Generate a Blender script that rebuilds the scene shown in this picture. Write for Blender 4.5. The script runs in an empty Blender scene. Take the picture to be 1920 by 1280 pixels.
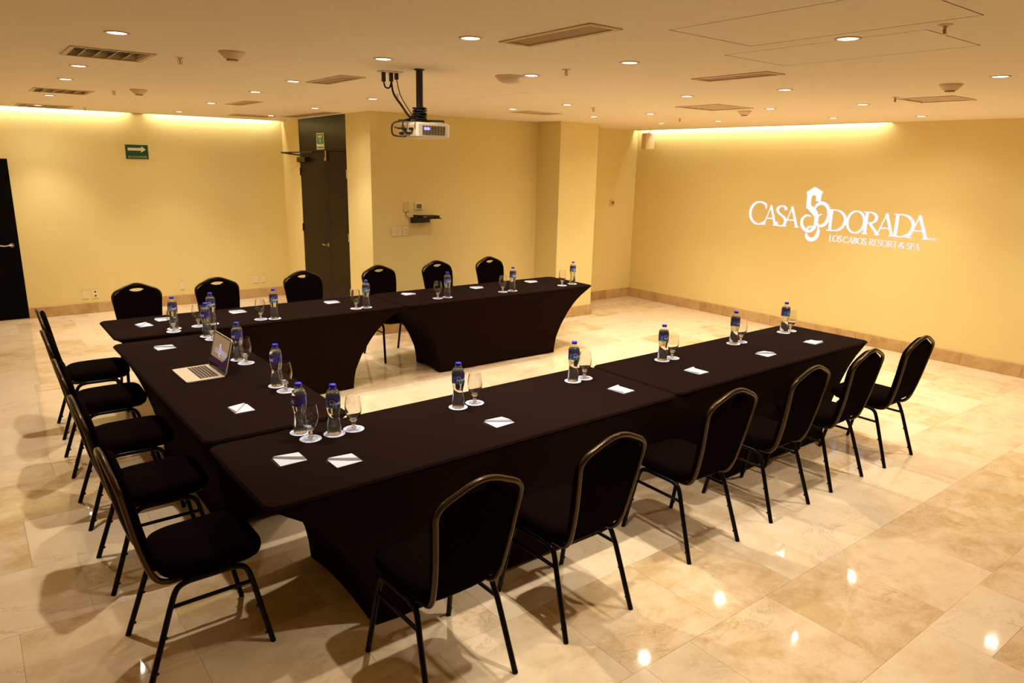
import bpy, math, random
from mathutils import Vector, Matrix

random.seed(7)
PI = math.pi
S = bpy.context.scene
COL = S.collection

# ------------------------------------------------------------------ camera, world, exposure
H = 2.697                      # ceiling height
RX = 8.05                      # screen wall (faces -X)
YA = 7.785                     # far wall
YB = 4.50                      # niche wall
YC = 4.81                      # wall behind the pillar
cam_data = bpy.data.cameras.new('camera')
cam = bpy.data.objects.new('camera', cam_data)
COL.objects.link(cam)
S.camera = cam
cam_data.sensor_fit = 'HORIZONTAL'
cam_data.sensor_width = 36.0
cam_data.lens = 36.0 * 1330.5 / 1920.0
cam_data.clip_start = 0.05
_fw = Vector((0.59456, 0.76713, -0.24085)).normalized()
_r = Vector((0.79336, -0.60839, 0.02071))
_r = (_r - _fw * _r.dot(_fw)).normalized()
_u = _r.cross(_fw)
cam.matrix_world = Matrix(((_r.x, _u.x, -_fw.x, -0.81935), (_r.y, _u.y, -_fw.y, -3.42326),
                           (_r.z, _u.z, -_fw.z, 2.11305), (0, 0, 0, 1)))

world = bpy.data.worlds.new('world')
S.world = world
world.use_nodes = True
world.node_tree.nodes['Background'].inputs[0].default_value = (1.0, 0.72, 0.42, 1)
world.node_tree.nodes['Background'].inputs[1].default_value = 0.01
S.view_settings.view_transform = 'Standard'
S.view_settings.look = 'None'
S.view_settings.gamma = 1.0
S.view_settings.use_curve_mapping = False
S.view_settings.exposure = 0.0
cy = S.cycles
cy.max_bounces = 10
cy.diffuse_bounces = 5
cy.glossy_bounces = 4
cy.transmission_bounces = 10
cy.transparent_max_bounces = 16
cy.sample_clamp_indirect = 3.0
cy.caustics_reflective = False
cy.caustics_refractive = True
cy.use_denoising = True

SPOT_W = 90.0                  # watts of each downlight's beam
SPILL_W = 27.0                 # watts of its wide spill
SPOT_COL = (1.0, 0.917, 0.755)
LENS_E = 8.0                  # brightness of the downlight glass
COVE_E = 48.0                  # brightness of the cove strips
LOGO_E = 1.15                  # glow of the logo meshes that imitate a projected picture


# ------------------------------------------------------------------ materials
def principled(name, col, rough=0.5, metal=0.0, **kw):
    m = bpy.data.materials.new(name)
    m.use_nodes = True
    b = m.node_tree.nodes['Principled BSDF']
    b.inputs['Base Color'].default_value = (*col, 1)
    b.inputs['Roughness'].default_value = rough
    b.inputs['Metallic'].default_value = metal
    for k, v in kw.items():
        b.inputs[k].default_value = v
    return m


def add_noise(m, col2, scale=3.0, detail=4.0, lo=0.35, hi=0.7, bump=0.0, bump_scale=None, coord='Object'):
    """mix the base colour with col2 through noise; optional fine bump"""
    nt = m.node_tree
    b = nt.nodes['Principled BSDF']
    tc = nt.nodes.new('ShaderNodeTexCoord')
    nz = nt.nodes.new('ShaderNodeTexNoise')
    nz.inputs['Scale'].default_value = scale
    nz.inputs['Detail'].default_value = detail
    nt.links.new(tc.outputs[coord], nz.inputs['Vector'])
    cr = nt.nodes.new('ShaderNodeValToRGB')
    cr.color_ramp.elements[0].position = lo
    cr.color_ramp.elements[1].position = hi
    cr.color_ramp.elements[0].color = b.inputs['Base Color'].default_value[:]
    cr.color_ramp.elements[1].color = (*col2, 1)
    nt.links.new(nz.outputs['Fac'], cr.inputs['Fac'])
    nt.links.new(cr.outputs['Color'], b.inputs['Base Color'])
    if bump:
        n2 = nt.nodes.new('ShaderNodeTexNoise')
        n2.inputs['Scale'].default_value = bump_scale or scale * 20
        n2.inputs['Detail'].default_value = 3
        nt.links.new(tc.outputs[coord], n2.inputs['Vector'])
        bp = nt.nodes.new('ShaderNodeBump')
        bp.inputs['Strength'].default_value = bump
        bp.inputs['Distance'].default_value = 0.002
        nt.links.new(n2.outputs['Fac'], bp.inputs['Height'])
        nt.links.new(bp.outputs['Normal'], b.inputs['Normal'])
    return m


def emission(name, col, strength):
    m = bpy.data.materials.new(name)
    m.use_nodes = True
    nt = m.node_tree
    nt.nodes.clear()
    o = nt.nodes.new('ShaderNodeOutputMaterial')
    e = nt.nodes.new('ShaderNodeEmission')
    e.inputs[0].default_value = (*col, 1)
    e.inputs[1].default_value = strength
    nt.links.new(e.outputs[0], o.inputs[0])
    return m


def marble(name, c_light, c_mid, c_dark, vein, rough, tile_var=1.0, coat=0.0, scale=1.0):
    """polished stone: each tile takes its own tone and its own piece of the cloud pattern"""
    m = bpy.data.materials.new(name)
    m.use_nodes = True
    nt = m.node_tree
    N, Lk = nt.nodes, nt.links
    b = N['Principled BSDF']
    geo = N.new('ShaderNodeNewGeometry')
    oi = N.new('ShaderNodeObjectInfo')
    mul = N.new('ShaderNodeMath'); mul.operation = 'MULTIPLY'; mul.inputs[1].default_value = 37.0
    Lk.new(oi.outputs['Random'], mul.inputs[0])
    comb = N.new('ShaderNodeCombineXYZ')
    Lk.new(mul.outputs[0], comb.inputs[0]); Lk.new(mul.outputs[0], comb.inputs[2])
    add = N.new('ShaderNodeVectorMath'); add.operation = 'ADD'
    Lk.new(geo.outputs['Position'], add.inputs[0]); Lk.new(comb.outputs[0], add.inputs[1])
    # stretch: stone clouds run a bit longer one way
    mp = N.new('ShaderNodeMapping'); mp.inputs['Scale'].default_value = (1.15 * scale, 1.4 * scale, 1.0 * scale)
    Lk.new(add.outputs[0], mp.inputs['Vector'])
    n1 = N.new('ShaderNodeTexNoise'); n1.inputs['Scale'].default_value = 2.7; n1.inputs['Detail'].default_value = 10
    n1.inputs['Roughness'].default_value = 0.74; n1.inputs['Distortion'].default_value = 0.25
    Lk.new(mp.outputs[0], n1.inputs['Vector'])
    ramp = N.new('ShaderNodeValToRGB')
    e = ramp.color_ramp.elements
    e[0].position = 0.27; e[0].color = (*c_dark, 1)
    e[1].position = 0.60; e[1].color = (*c_light, 1)
    k = e.new(0.43); k.color = (*c_mid, 1)
    # shift of tone for the whole tile
    sub = N.new('ShaderNodeMath'); sub.operation = 'MULTIPLY_ADD'
    sub.inputs[1].default_value = 0.20 * tile_var; sub.inputs[2].default_value = -0.10 * tile_var
    wn = N.new('ShaderNodeTexWhiteNoise'); wn.noise_dimensions = '1D'
    Lk.new(oi.outputs['Random'], wn.inputs['W'])
    Lk.new(wn.outputs['Value'], sub.inputs[0])
    ad = N.new('ShaderNodeMath'); ad.operation = 'ADD'
    Lk.new(n1.outputs['Fac'], ad.inputs[0]); Lk.new(sub.outputs[0], ad.inputs[1])
    Lk.new(ad.outputs[0], ramp.inputs['Fac'])
    # thin veins where a distorted noise crosses its middle
    n2 = N.new('ShaderNodeTexNoise'); n2.inputs['Scale'].default_value = 2.3; n2.inputs['Detail'].default_value = 9
    n2.inputs['Roughness'].default_value = 0.72; n2.inputs['Distortion'].default_value = 0.9
    Lk.new(mp.outputs[0], n2.inputs['Vector'])
    d = N.new('ShaderNodeMath'); d.operation = 'SUBTRACT'; d.inputs[1].default_value = 0.5
    Lk.new(n2.outputs['Fac'], d.inputs[0])
    ab = N.new('ShaderNodeMath'); ab.operation = 'ABSOLUTE'; Lk.new(d.outputs[0], ab.inputs[0])
    vr = N.new('ShaderNodeValToRGB')
    vr.color_ramp.elements[0].position = 0.0; vr.color_ramp.elements[0].color = (0.6, 0.6, 0.6, 1)
    vr.color_ramp.elements[1].position = 0.012; vr.color_ramp.elements[1].color = (0, 0, 0, 1)
    Lk.new(ab.outputs[0], vr.inputs['Fac'])
    n3 = N.new('ShaderNodeTexNoise'); n3.inputs['Scale'].default_value = 1.6
    Lk.new(mp.outputs[0], n3.inputs['Vector'])
    r3 = N.new('ShaderNodeMapRange'); r3.inputs['From Min'].default_value = 0.5; r3.inputs['From Max'].default_value = 0.66
    Lk.new(n3.outputs['Fac'], r3.inputs['Value'])
    vm = N.new('ShaderNodeMath'); vm.operation = 'MULTIPLY'
    Lk.new(vr.outputs['Color'], vm.inputs[0]); Lk.new(r3.outputs[0], vm.inputs[1])
    mix = N.new('ShaderNodeMix'); mix.data_type = 'RGBA'
    Lk.new(vm.outputs[0], mix.inputs['Factor'])
    Lk.new(ramp.outputs['Color'], mix.inputs['A']); mix.inputs['B'].default_value = (*vein, 1)
    Lk.new(mix.outputs['Result'], b.inputs['Base Color'])
    # slightly wavy polish
    n4 = N.new('ShaderNodeTexNoise'); n4.inputs['Scale'].default_value = 55; n4.inputs['Detail'].default_value = 2
    Lk.new(geo.outputs['Position'], n4.inputs['Vector'])
    bp = N.new('ShaderNodeBump'); bp.inputs['Strength'].default_value = 0.05; bp.inputs['Distance'].default_value = 0.001
    Lk.new(n4.outputs['Fac'], bp.inputs['Height']); Lk.new(bp.outputs['Normal'], b.inputs['Normal'])
    b.inputs['Roughness'].default_value = rough
    b.inputs['Coat Weight'].default_value = coat
    b.inputs['Specular IOR Level'].default_value = 0.28
    b.inputs['Coat Roughness'].default_value = 0.08
    return m


M = {}
M['wall'] = add_noise(principled('yellow_wall_paint', (0.79, 0.655, 0.295), 0.55), (0.775, 0.64, 0.28), 1.2, 3, bump=0.12, bump_scale=140)
M['ceiling'] = add_noise(principled('cream_ceiling_paint', (0.95, 0.86, 0.68), 0.7), (0.935, 0.845, 0.665), 0.8, 3, bump=0.06, bump_scale=90)
M['grout'] = principled('tile_grout', (0.66, 0.50, 0.32), 0.8)
M['marble'] = marble('polished_marble', (0.80, 0.635, 0.445), (0.73, 0.55, 0.355), (0.58, 0.40, 0.205), (0.27, 0.155, 0.07), 0.055, 1.7)
M['skirting'] = marble('marble_skirting', (0.58, 0.40, 0.19), (0.49, 0.315, 0.13), (0.36, 0.215, 0.075), (0.24, 0.12, 0.04), 0.3, 1.0, scale=1.6)
M['hatch'] = principled('ceiling_hatch_paint', (0.95, 0.86, 0.68), 0.7)
M['dark'] = principled('dark_gap_shade', (0.02, 0.013, 0.006), 0.9)  # shade of the hatch gaps, given as a dark colour
M['vent'] = principled('vent_enamel', (0.66, 0.50, 0.30), 0.5)
M['vent_shadow'] = principled('dark_opening_shade', (0.10, 0.065, 0.03), 0.8)  # dark brown that paints shade into ducts, slots and sockets; also the screws
M['cover'] = add_noise(principled('black_stretch_fabric', (0.0108, 0.0046, 0.0031), 0.95), (0.009, 0.0038, 0.0025), 240, 2, bump=0.15, bump_scale=900)
M['cover'].node_tree.nodes['Principled BSDF'].inputs['Specular IOR Level'].default_value = 0.03
M['seat'] = add_noise(principled('black_chair_fabric', (0.0036, 0.0013, 0.0009), 0.95), (0.0028, 0.0010, 0.0007), 300, 2, bump=0.2, bump_scale=1200)
M['seat'].node_tree.nodes['Principled BSDF'].inputs['Specular IOR Level'].default_value = 0.02
M['leg'] = principled('black_chair_enamel', (0.004, 0.0025, 0.002), 0.24, **{'Specular IOR Level': 0.13})
M['bronze'] = principled('dark_bronze_frame', (0.060, 0.037, 0.019), 0.27, 0.9)
M['rubber'] = principled('black_rubber', (0.006, 0.005, 0.005), 0.7)
M['door'] = add_noise(principled('dark_stained_door', (0.016, 0.008, 0.003), 0.35, **{'Specular IOR Level': 0.04}), (0.011, 0.0055, 0.002), 2.0, 5)
M['door'].node_tree.nodes['Principled BSDF'].inputs['Coat Weight'].default_value = 0.05
M['door'].node_tree.nodes['Principled BSDF'].inputs['Coat Roughness'].default_value = 0.3
M['door_black'] = principled('black_painted_door', (0.002, 0.0015, 0.001), 0.7, **{'Specular IOR Level': 0.05})
M['steel'] = principled('brushed_steel', (0.62, 0.52, 0.38), 0.3, 1.0)
M['black_metal'] = principled('black_metal', (0.008, 0.006, 0.005), 0.4)
M['black_plastic'] = principled('black_plastic', (0.008, 0.006, 0.006), 0.45)
M['white_plastic'] = principled('white_plastic', (0.80, 0.72, 0.58), 0.45)
M['cream_plastic'] = principled('cream_plastic', (0.72, 0.53, 0.22), 0.5)
M['detector'] = principled('cream_detector_plastic', (0.74, 0.58, 0.36), 0.5)
M['screen_grey'] = principled('lcd_grey', (0.20, 0.14, 0.05), 0.3)
M['plate'] = principled('pale_wall_plate', (0.80, 0.68, 0.44), 0.5)
M['speaker'] = principled('beige_speaker_case', (0.80, 0.66, 0.42), 0.6)
M['sign_green'] = principled('sign_green', (0.002, 0.06, 0.012), 0.45)
M['sign_bright'] = principled('sign_bright_green', (0.008, 0.19, 0.022), 0.45)
M['sign_cream'] = principled('sign_cream', (0.72, 0.66, 0.42), 0.5)
M['brass'] = principled('sprinkler_brass', (0.62, 0.45, 0.17), 0.35, 0.9)
M['red_glass'] = principled('red_glass_bulb', (0.35, 0.012, 0.008), 0.15)
M['paper'] = principled('white_paper', (0.64, 0.645, 0.74), 0.7)
M['coaster'] = add_noise(principled('coaster_paper', (0.66, 0.71, 0.97), 0.75), (0.45, 0.51, 0.82), 90, 2, lo=0.50, hi=0.66)
M['alu'] = principled('silver_aluminium', (0.78, 0.66, 0.54), 0.38, 0.6)
M['keys'] = principled('black_keys', (0.03, 0.02, 0.014), 0.5)
M['bezel'] = principled('black_glass_bezel', (0.012, 0.009, 0.006), 0.08)
M['screen_tan'] = emission('screen_backlight_tan', (0.40, 0.245, 0.115), 0.75)
M['screen_plum'] = emission('screen_backlight_plum', (0.055, 0.018, 0.040), 0.8)
M['screen_text'] = emission('screen_backlight_text', (0.75, 0.66, 0.95), 0.9)
M['cap_blue'] = principled('bottle_cap_blue', (0.012, 0.010, 0.72), 0.35)
M['label_ink'] = principled('label_white_ink', (0.82, 0.84, 0.92), 0.5)
M['label_teal'] = principled('label_teal_ink', (0.03, 0.30, 0.48), 0.45)
M['label_pink'] = principled('label_pink_ink', (0.65, 0.03, 0.22), 0.45)
M['label_grey'] = principled('label_lilac_panel', (0.16, 0.14, 0.36), 0.45)
M['lens'] = emission('downlight_lens', (1.0, 0.93, 0.90), LENS_E)
M['strip'] = emission('cove_led_strip', (1.0, 0.90, 0.68), COVE_E)
M['logo_glow'] = emission('white_logo_glow', (0.86, 0.86, 1.0), LOGO_E)  # emissive meshes stand in for light thrown by the projector
M['logo_glow_dim'] = emission('soft_logo_glow', (0.90, 0.84, 0.92), LOGO_E * 0.92)
M['led'] = emission('projector_blue_led', (0.25, 0.25, 1.0), 2.5)
M['trim'] = principled('downlight_trim', (0.70, 0.52, 0.34), 0.45)


def bottle_blue():
    m = principled('label_blue', (0.006, 0.010, 0.16), 0.4)
    nt = m.node_tree
    b = nt.nodes['Principled BSDF']
    tc = nt.nodes.new('ShaderNodeTexCoord')
    nz = nt.nodes.new('ShaderNodeTexNoise')
    nz.inputs['Scale'].default_value = 28
    nz.inputs['Detail'].default_value = 1
    nt.links.new(tc.outputs['Object'], nz.inputs['Vector'])
    cr = nt.nodes.new('ShaderNodeValToRGB')
    e = cr.color_ramp.elements
    e[0].position = 0.40; e[0].color = (0.006, 0.010, 0.15, 1)
    e[1].position = 0.66; e[1].color = (0.015, 0.085, 0.33, 1)
    k = e.new(0.56); k.color = (0.055, 0.035, 0.25, 1)
    nt.links.new(nz.outputs['Fac'], cr.inputs['Fac'])
    nt.links.new(cr.outputs['Color'], b.inputs['Base Color'])
    return m


def glassy(name, ior, col=(1, 1, 1), rough=0.0):
    m = bpy.data.materials.new(name)
    m.use_nodes = True
    nt = m.node_tree
    nt.nodes.clear()
    o = nt.nodes.new('ShaderNodeOutputMaterial')
    g = nt.nodes.new('ShaderNodeBsdfGlass')
    g.inputs['Color'].default_value = (*col, 1)
    g.inputs['Roughness'].default_value = rough
    g.inputs['IOR'].default_value = ior
    nt.links.new(g.outputs[0], o.inputs[0])
    return m


def thin_clear(name, tint=(0.97, 0.97, 0.97), edge=0.5, haze=0.0):
    """thin clear wall: see-through with a Fresnel sheen (facing weight), no bending of light"""
    m = bpy.data.materials.new(name)
    m.use_nodes = True
    nt = m.node_tree
    nt.nodes.clear()
    o = nt.nodes.new('ShaderNodeOutputMaterial')
    t = nt.nodes.new('ShaderNodeBsdfTransparent')
    t.inputs[0].default_value = (*tint, 1)
    g = nt.nodes.new('ShaderNodeBsdfGlossy')
    g.inputs['Roughness'].default_value = 0.04
    lw = nt.nodes.new('ShaderNodeLayerWeight')
    lw.inputs['Blend'].default_value = 0.5
    pw = nt.nodes.new('ShaderNodeMath')
    pw.operation = 'POWER'
    pw.inputs[1].default_value = 4.0
    nt.links.new(lw.outputs['Facing'], pw.inputs[0])
    f = nt.nodes.new('ShaderNodeMath')
    f.operation = 'MULTIPLY_ADD'
    f.inputs[1].default_value = edge
    f.inputs[2].default_value = 0.035
    nt.links.new(pw.outputs[0], f.inputs[0])
    mx = nt.nodes.new('ShaderNodeMixShader')
    nt.links.new(f.outputs[0], mx.inputs[0])
    nt.links.new(t.outputs[0], mx.inputs[1])
    nt.links.new(g.outputs[0], mx.inputs[2])
    out = mx
    if haze:
        d = nt.nodes.new('ShaderNodeBsdfDiffuse')
        d.inputs[0].default_value = (0.85, 0.88, 0.95, 1)
        out = nt.nodes.new('ShaderNodeMixShader')
        out.inputs[0].default_value = haze
        nt.links.new(mx.outputs[0], out.inputs[1])
        nt.links.new(d.outputs[0], out.inputs[2])
    nt.links.new(out.outputs[0], o.inputs[0])
    return m


M['label_blue'] = bottle_blue()
M['water'] = glassy('water', 1.33, (0.97, 0.985, 1.0))
M['glass'] = glassy('goblet_glass', 1.47, (0.985, 0.985, 0.99))
M['pet'] = thin_clear('clear_bottle_plastic', edge=0.85, haze=0.03)
M['foot_glass'] = thin_clear('goblet_foot_glass', edge=0.6, haze=0.10)
M['wrapper'] = thin_clear('clear_wrapper', (0.80, 0.76, 0.70))


# ------------------------------------------------------------------ mesh helpers
def R2(a):
    return Matrix.Rotation(a, 4, 'Z')


class MB:
    """collects shapes; build() links them as ONE mesh object"""
    def __init__(self):
        self.v, self.f, self.s = [], [], []

    def add(self, vs, fs, smooth=False):
        o = len(self.v)
        self.v += [tuple(p) for p in vs]
        self.f += [tuple(i + o for i in q) for q in fs]
        self.s += [smooth] * len(fs)
        return self

    def box(self, x0, x1, y0, y1, z0, z1, ch=0.0):
        if ch <= 0:
            vs = [(x, y, z) for z in (z0, z1) for y in (y0, y1) for x in (x0, x1)]
            self.add(vs, [(0, 2, 3, 1), (4, 5, 7, 6), (0, 1, 5, 4), (2, 6, 7, 3), (0, 4, 6, 2), (1, 3, 7, 5)])
            return self
        pl = lambda d: [(x0 + d, y0), (x1 - d, y0), (x1, y0 + d), (x1, y1 - d), (x1 - d, y1), (x0 + d, y1), (x0, y1 - d), (x0, y0 + d)]
        def ring(dd, z):
            return [(x0 + dd + ch, y0 + dd, z), (x1 - dd - ch, y0 + dd, z), (x1 - dd, y0 + dd + ch, z), (x1 - dd, y1 - dd - ch, z),
                    (x1 - dd - ch, y1 - dd, z), (x0 + dd + ch, y1 - dd, z), (x0 + dd, y1 - dd - ch, z), (x0 + dd, y0 + dd + ch, z)]
        self.loft([ring(ch, z0), ring(0, z0 + ch), ring(0, z1 - ch), ring(ch, z1)])
        return self

    def loft(self, rings, cap0=True, cap1=True, smooth=False, closed=True):
        n = len(rings[0])
        vs = [p for r in rings for p in r]
        fs = []
        m = n if closed else n - 1
        for i in range(len(rings) - 1):
            for j in range(m):
                k = (j + 1) % n
                fs.append((i * n + j, i * n + k, (i + 1) * n + k, (i + 1) * n + j))
        self.add(vs, fs, smooth)
        if cap0:
            self.add(rings[0], [tuple(range(n - 1, -1, -1))])
        if cap1:
            self.add(rings[-1], [tuple(range(n))])
        return self

    def lathe(self, prof, n=24, c=(0, 0, 0), smooth=True, cap0=True, cap1=True, axis='z'):
        rings = []
        for r, z in prof:
            ring = []
            for k in range(n):
                a = 2 * PI * k / n
                x, y = r * math.cos(a), r * math.sin(a)
                p = (x, y, z) if axis == 'z' else ((z, x, y) if axis == 'x' else (y, z, x))
                ring.append((p[0] + c[0], p[1] + c[1], p[2] + c[2]))
            rings.append(ring)
        return self.loft(rings, cap0, cap1, smooth)

    def tube(self, path, r, n=8, smooth=True, ry=None):
        """round (or oval) tube swept along a path"""
        P = [Vector(p) for p in path]
        rings = []
        up = None
        for i, p in enumerate(P):
            t = (P[min(i + 1, len(P) - 1)] - P[max(i - 1, 0)]).normalized()
            if up is None:
                ref = Vector((0, 0, 1)) if abs(t.z) < 0.9 else Vector((1, 0, 0))
                up = (ref - t * ref.dot(t)).normalized()
            else:
                up = (up - t * up.dot(t)).normalized()
            sd = t.cross(up)
            rings.append([tuple(p + up * (r * math.cos(2 * PI * k / n)) + sd * ((ry or r) * math.sin(2 * PI * k / n))) for k in range(n)])
        return self.loft(rings, smooth=smooth)

    def prism(self, poly, z0, z1, smooth=False):
        return self.loft([[(x, y, z0) for x, y in poly], [(x, y, z1) for x, y in poly]])

    def xform(self, mat):
        self.v = [tuple(mat @ Vector(p)) for p in self.v]
        return self

    def mesh(self, name, m):
        me = bpy.data.meshes.new(name)
        me.from_pydata(self.v, [], self.f)
        me.polygons.foreach_set('use_smooth', self.s)
        if m is not None:
            me.materials.append(m)
        me.update()
        return me

    def build(self, name, m, parent=None, loc=None, label=None):
        o = bpy.data.objects.new(name, self.mesh(name, m))
        COL.objects.link(o)
        if parent is not None:
            o.parent = parent
        if loc is not None:
            o.location = loc
        if label:
            o['label'] = label
        return o


def tag(o, label, cat, group=None):
    o['label'] = label
    o['category'] = cat
    if group:
        o['group'] = group
    return o


def thing(name, label, cat, loc=(0, 0, 0), rz=0.0, group=None):
    o = bpy.data.objects.new(name, None)
    COL.objects.link(o)
    o.empty_display_size = 0.1
    o.location = loc
    o.rotation_euler = (0, 0, rz)
    return tag(o, label, cat, group)


def struct(name, mb, m, parent=None):
    o = mb.build(name, m, parent)
    if parent is None:
        o['kind'] = 'structure'
    return o


KIDS = {}


def dup(root, loc, rz, label):
    """a copy of a thing with copies of its parts and sub-parts"""
    r = root.copy()
    COL.objects.link(r)
    r.location = loc
    r.rotation_euler = (0, 0, rz)
    r['label'] = label
    if root.name not in KIDS:
        KIDS[root.name] = [(c, list(c.children)) for c in root.children]
    for ch, subs in KIDS[root.name]:
        c = ch.copy()
        COL.objects.link(c)
        c.parent = r
        for g in subs:
            d = g.copy()
            COL.objects.link(d)
            d.parent = c
    return r


def rrect(hx, hy, r, n=5):
    """rounded rectangle outline, counter-clockwise"""
    out = []
    for cx, cy_, a0 in ((hx - r, hy - r, 0), (-hx + r, hy - r, 90), (-hx + r, -hy + r, 180), (hx - r, -hy + r, 270)):
        for k in range(n + 1):
            a = math.radians(a0 + 90 * k / n)
            out.append((cx + r * math.cos(a), cy_ + r * math.sin(a)))
    return out


def smooth_path(pts, sub=4):
    P = [Vector(p) for p in pts]
    out = []
    for i in range(len(P) - 1):
        p0, p1, p2, p3 = P[max(i - 1, 0)], P[i], P[i + 1], P[min(i + 2, len(P) - 1)]
        for k in range(sub):
            t = k / sub
            out.append(0.5 * ((2 * p1) + (p2 - p0) * t + (2 * p0 - 5 * p1 + 4 * p2 - p3) * t * t + (3 * p1 - p0 - 3 * p2 + p3) * t ** 3))
    out.append(P[-1])
    return [tuple(p) for p in out]


def arc(cx, cy_, rx, ry, a0, a1, n=14):
    return [(cx + rx * math.cos(math.radians(a0 + (a1 - a0) * k / n)), cy_ + ry * math.sin(math.radians(a0 + (a1 - a0) * k / n))) for k in range(n + 1)]


# ------------------------------------------------------------------ lettering (pen strokes)
TH, TN = 0.12, 0.054
PENK = [1.0]           # thick and thin pen widths, for capital height 1


def pen(pts, mode='auto', w=None):
    """stroke -> list of quads in 2-D; pen gets thicker on vertical movement"""
    P = [Vector((p[0], p[1])) for p in pts]
    L, Rr = [], []
    for i, p in enumerate(P):
        t = (P[min(i + 1, len(P) - 1)] - P[max(i - 1, 0)])
        if t.length < 1e-9:
            t = Vector((1, 0))
        t.normalize()
        n = Vector((-t.y, t.x))
        hw = PENK[0] * (w if w else TN + (TH - TN) * abs(t.y)) / 2
        L.append(p + n * hw)
        Rr.append(p - n * hw)
    vs = [(p.x, p.y) for p in L] + [(p.x, p.y) for p in Rr]
    k = len(P)
    return vs, [(i, i + k, i + k + 1, i + 1) for i in range(k - 1)]


def ser(x, y, hw=0.11):
    return ([(x - hw, y), (x + hw, y)], TN * 0.9)


def glyph(c):
    """(advance width, [(points, width or None)])"""
    sp = lambda pts, s=4: [(p[0], p[1]) for p in smooth_path([(a, b, 0) for a, b in pts], s)]
    e = TN / 2
    if c == 'A':
        return 0.80, [([(0.08, 0), (0.40, 1.0)], TN), ([(0.38, 1.0), (0.72, 0)], TH), ([(0.19, 0.34), (0.58, 0.34)], TN), ser(0.08, e), ser(0.71, e, 0.13)]
    if c == 'B':
        return 0.62, [([(0.14, 0), (0.14, 1)], TH), ([(0.14, 1 - e), (0.28, 1 - e)] + arc(0.28, 0.76, 0.20, 0.24 - e, 90, -90), None), ([(0.14, 0.5), (0.30, 0.5)] + arc(0.30, 0.26, 0.25, 0.26 - e, 90, -90) + [(0.14, e)], None), ser(0.12, e), ser(0.12, 1 - e)]
    if c == 'C':
        return 0.78, [(arc(0.46, 0.5, 0.41, 0.5 - e, 48, 318, 22), None), ([(0.735, 0.86), (0.745, 0.70)], TN)]
    if c == 'D':
        return 0.80, [([(0.14, 0), (0.14, 1)], TH), ([(0.10, 1 - e), (0.30, 1 - e)] + arc(0.30, 0.5, 0.42, 0.5 - e, 90, -90, 18) + [(0.10, e)], None), ser(0.12, e), ser(0.12, 1 - e)]
    if c == 'E':
        return 0.56, [([(0.14, 0), (0.14, 1)], TH), ([(0.10, 1 - e), (0.48, 1 - e), (0.48, 0.84)], TN), ([(0.14, 0.52), (0.42, 0.52)], TN), ([(0.10, e), (0.50, e), (0.52, 0.17)], TN), ser(0.12, e)]
    if c == 'I':
        return 0.30, [([(0.15, 0), (0.15, 1)], TH), ser(0.15, e), ser(0.15, 1 - e)]
    if c == 'L':
        return 0.56, [([(0.14, 0), (0.14, 1)], TH), ([(0.10, e), (0.48, e), (0.51, 0.18)], TN), ser(0.14, 1 - e), ser(0.12, e)]
    if c == 'N':
        return 0.80, [([(0.12, 0), (0.12, 1)], TN), ([(0.12, 1), (0.68, 0)], TH), ([(0.68, 0), (0.68, 1)], TN), ser(0.12, e), ser(0.68, 1 - e)]
    if c == 'O':
        return 0.88, [(arc(0.44, 0.5, 0.38, 0.5 - e, 0, 360, 28), None)]
    if c == 'P':
        return 0.58, [([(0.14, 0), (0.14, 1)], TH), ([(0.10, 1 - e), (0.28, 1 - e)] + arc(0.28, 0.73, 0.24, 0.27 - e, 90, -90) + [(0.14, 0.46 + e)], None), ser(0.14, e, 0.13), ser(0.12, 1 - e)]
    if c == 'R':
        return 0.68, [([(0.14, 0), (0.14, 1)], TH), ([(0.10, 1 - e), (0.28, 1 - e)] + arc(0.28, 0.74, 0.24, 0.26 - e, 90, -90) + [(0.14, 0.48 + e)], None), ([(0.30, 0.48), (0.66, 0.0)], TH * 0.9), ser(0.14, e, 0.12), ser(0.12, 1 - e)]
    if c == 'S':
        return 0.54, [(sp([(0.45, 0.80), (0.40, 0.93), (0.26, 0.975), (0.12, 0.91), (0.075, 0.77), (0.16, 0.62), (0.32, 0.50), (0.44, 0.37), (0.46, 0.20), (0.38, 0.06), (0.24, 0.025), (0.12, 0.06), (0.06, 0.2)]), None)]
    if c == 'T':
        return 0.66, [([(0.33, 0), (0.33, 1)], TH), ([(0.04, 0.84), (0.05, 1 - e), (0.61, 1 - e), (0.62, 0.84)], TN), ser(0.33, e, 0.13)]
    if c == 'U':
        return 0.74, [([(0.14, 1), (0.14, 0.3)] + arc(0.37, 0.28, 0.23, 0.25, 180, 360) + [(0.60, 1)], None), ser(0.14, 1 - e), ser(0.60, 1 - e)]
    if c == 'V':
        return 0.72, [([(0.06, 1), (0.38, 0)], TH), ([(0.36, 0), (0.66, 1)], TN), ser(0.08, 1 - e), ser(0.64, 1 - e)]
    if c == 'M':
        return 0.90, [([(0.12, 0), (0.16, 1)], TN), ([(0.16, 1), (0.45, 0)], TH), ([(0.45, 0), (0.74, 1)], TN), ([(0.74, 1), (0.78, 0)], TH)]
    if c == '&':
        return 0.80, [(sp([(0.72, 0.02), (0.52, 0.26), (0.28, 0.62), (0.24, 0.80), (0.34, 0.96), (0.46, 0.86), (0.42, 0.68), (0.20, 0.46), (0.10, 0.26), (0.18, 0.07), (0.36, 0.03), (0.54, 0.14), (0.66, 0.44)]), None)]
    if c == ',' or c == '.':
        return 0.22, [([(0.10, 0.0), (0.10, 0.09)], 0.09)]
    return 0.30, []


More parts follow.
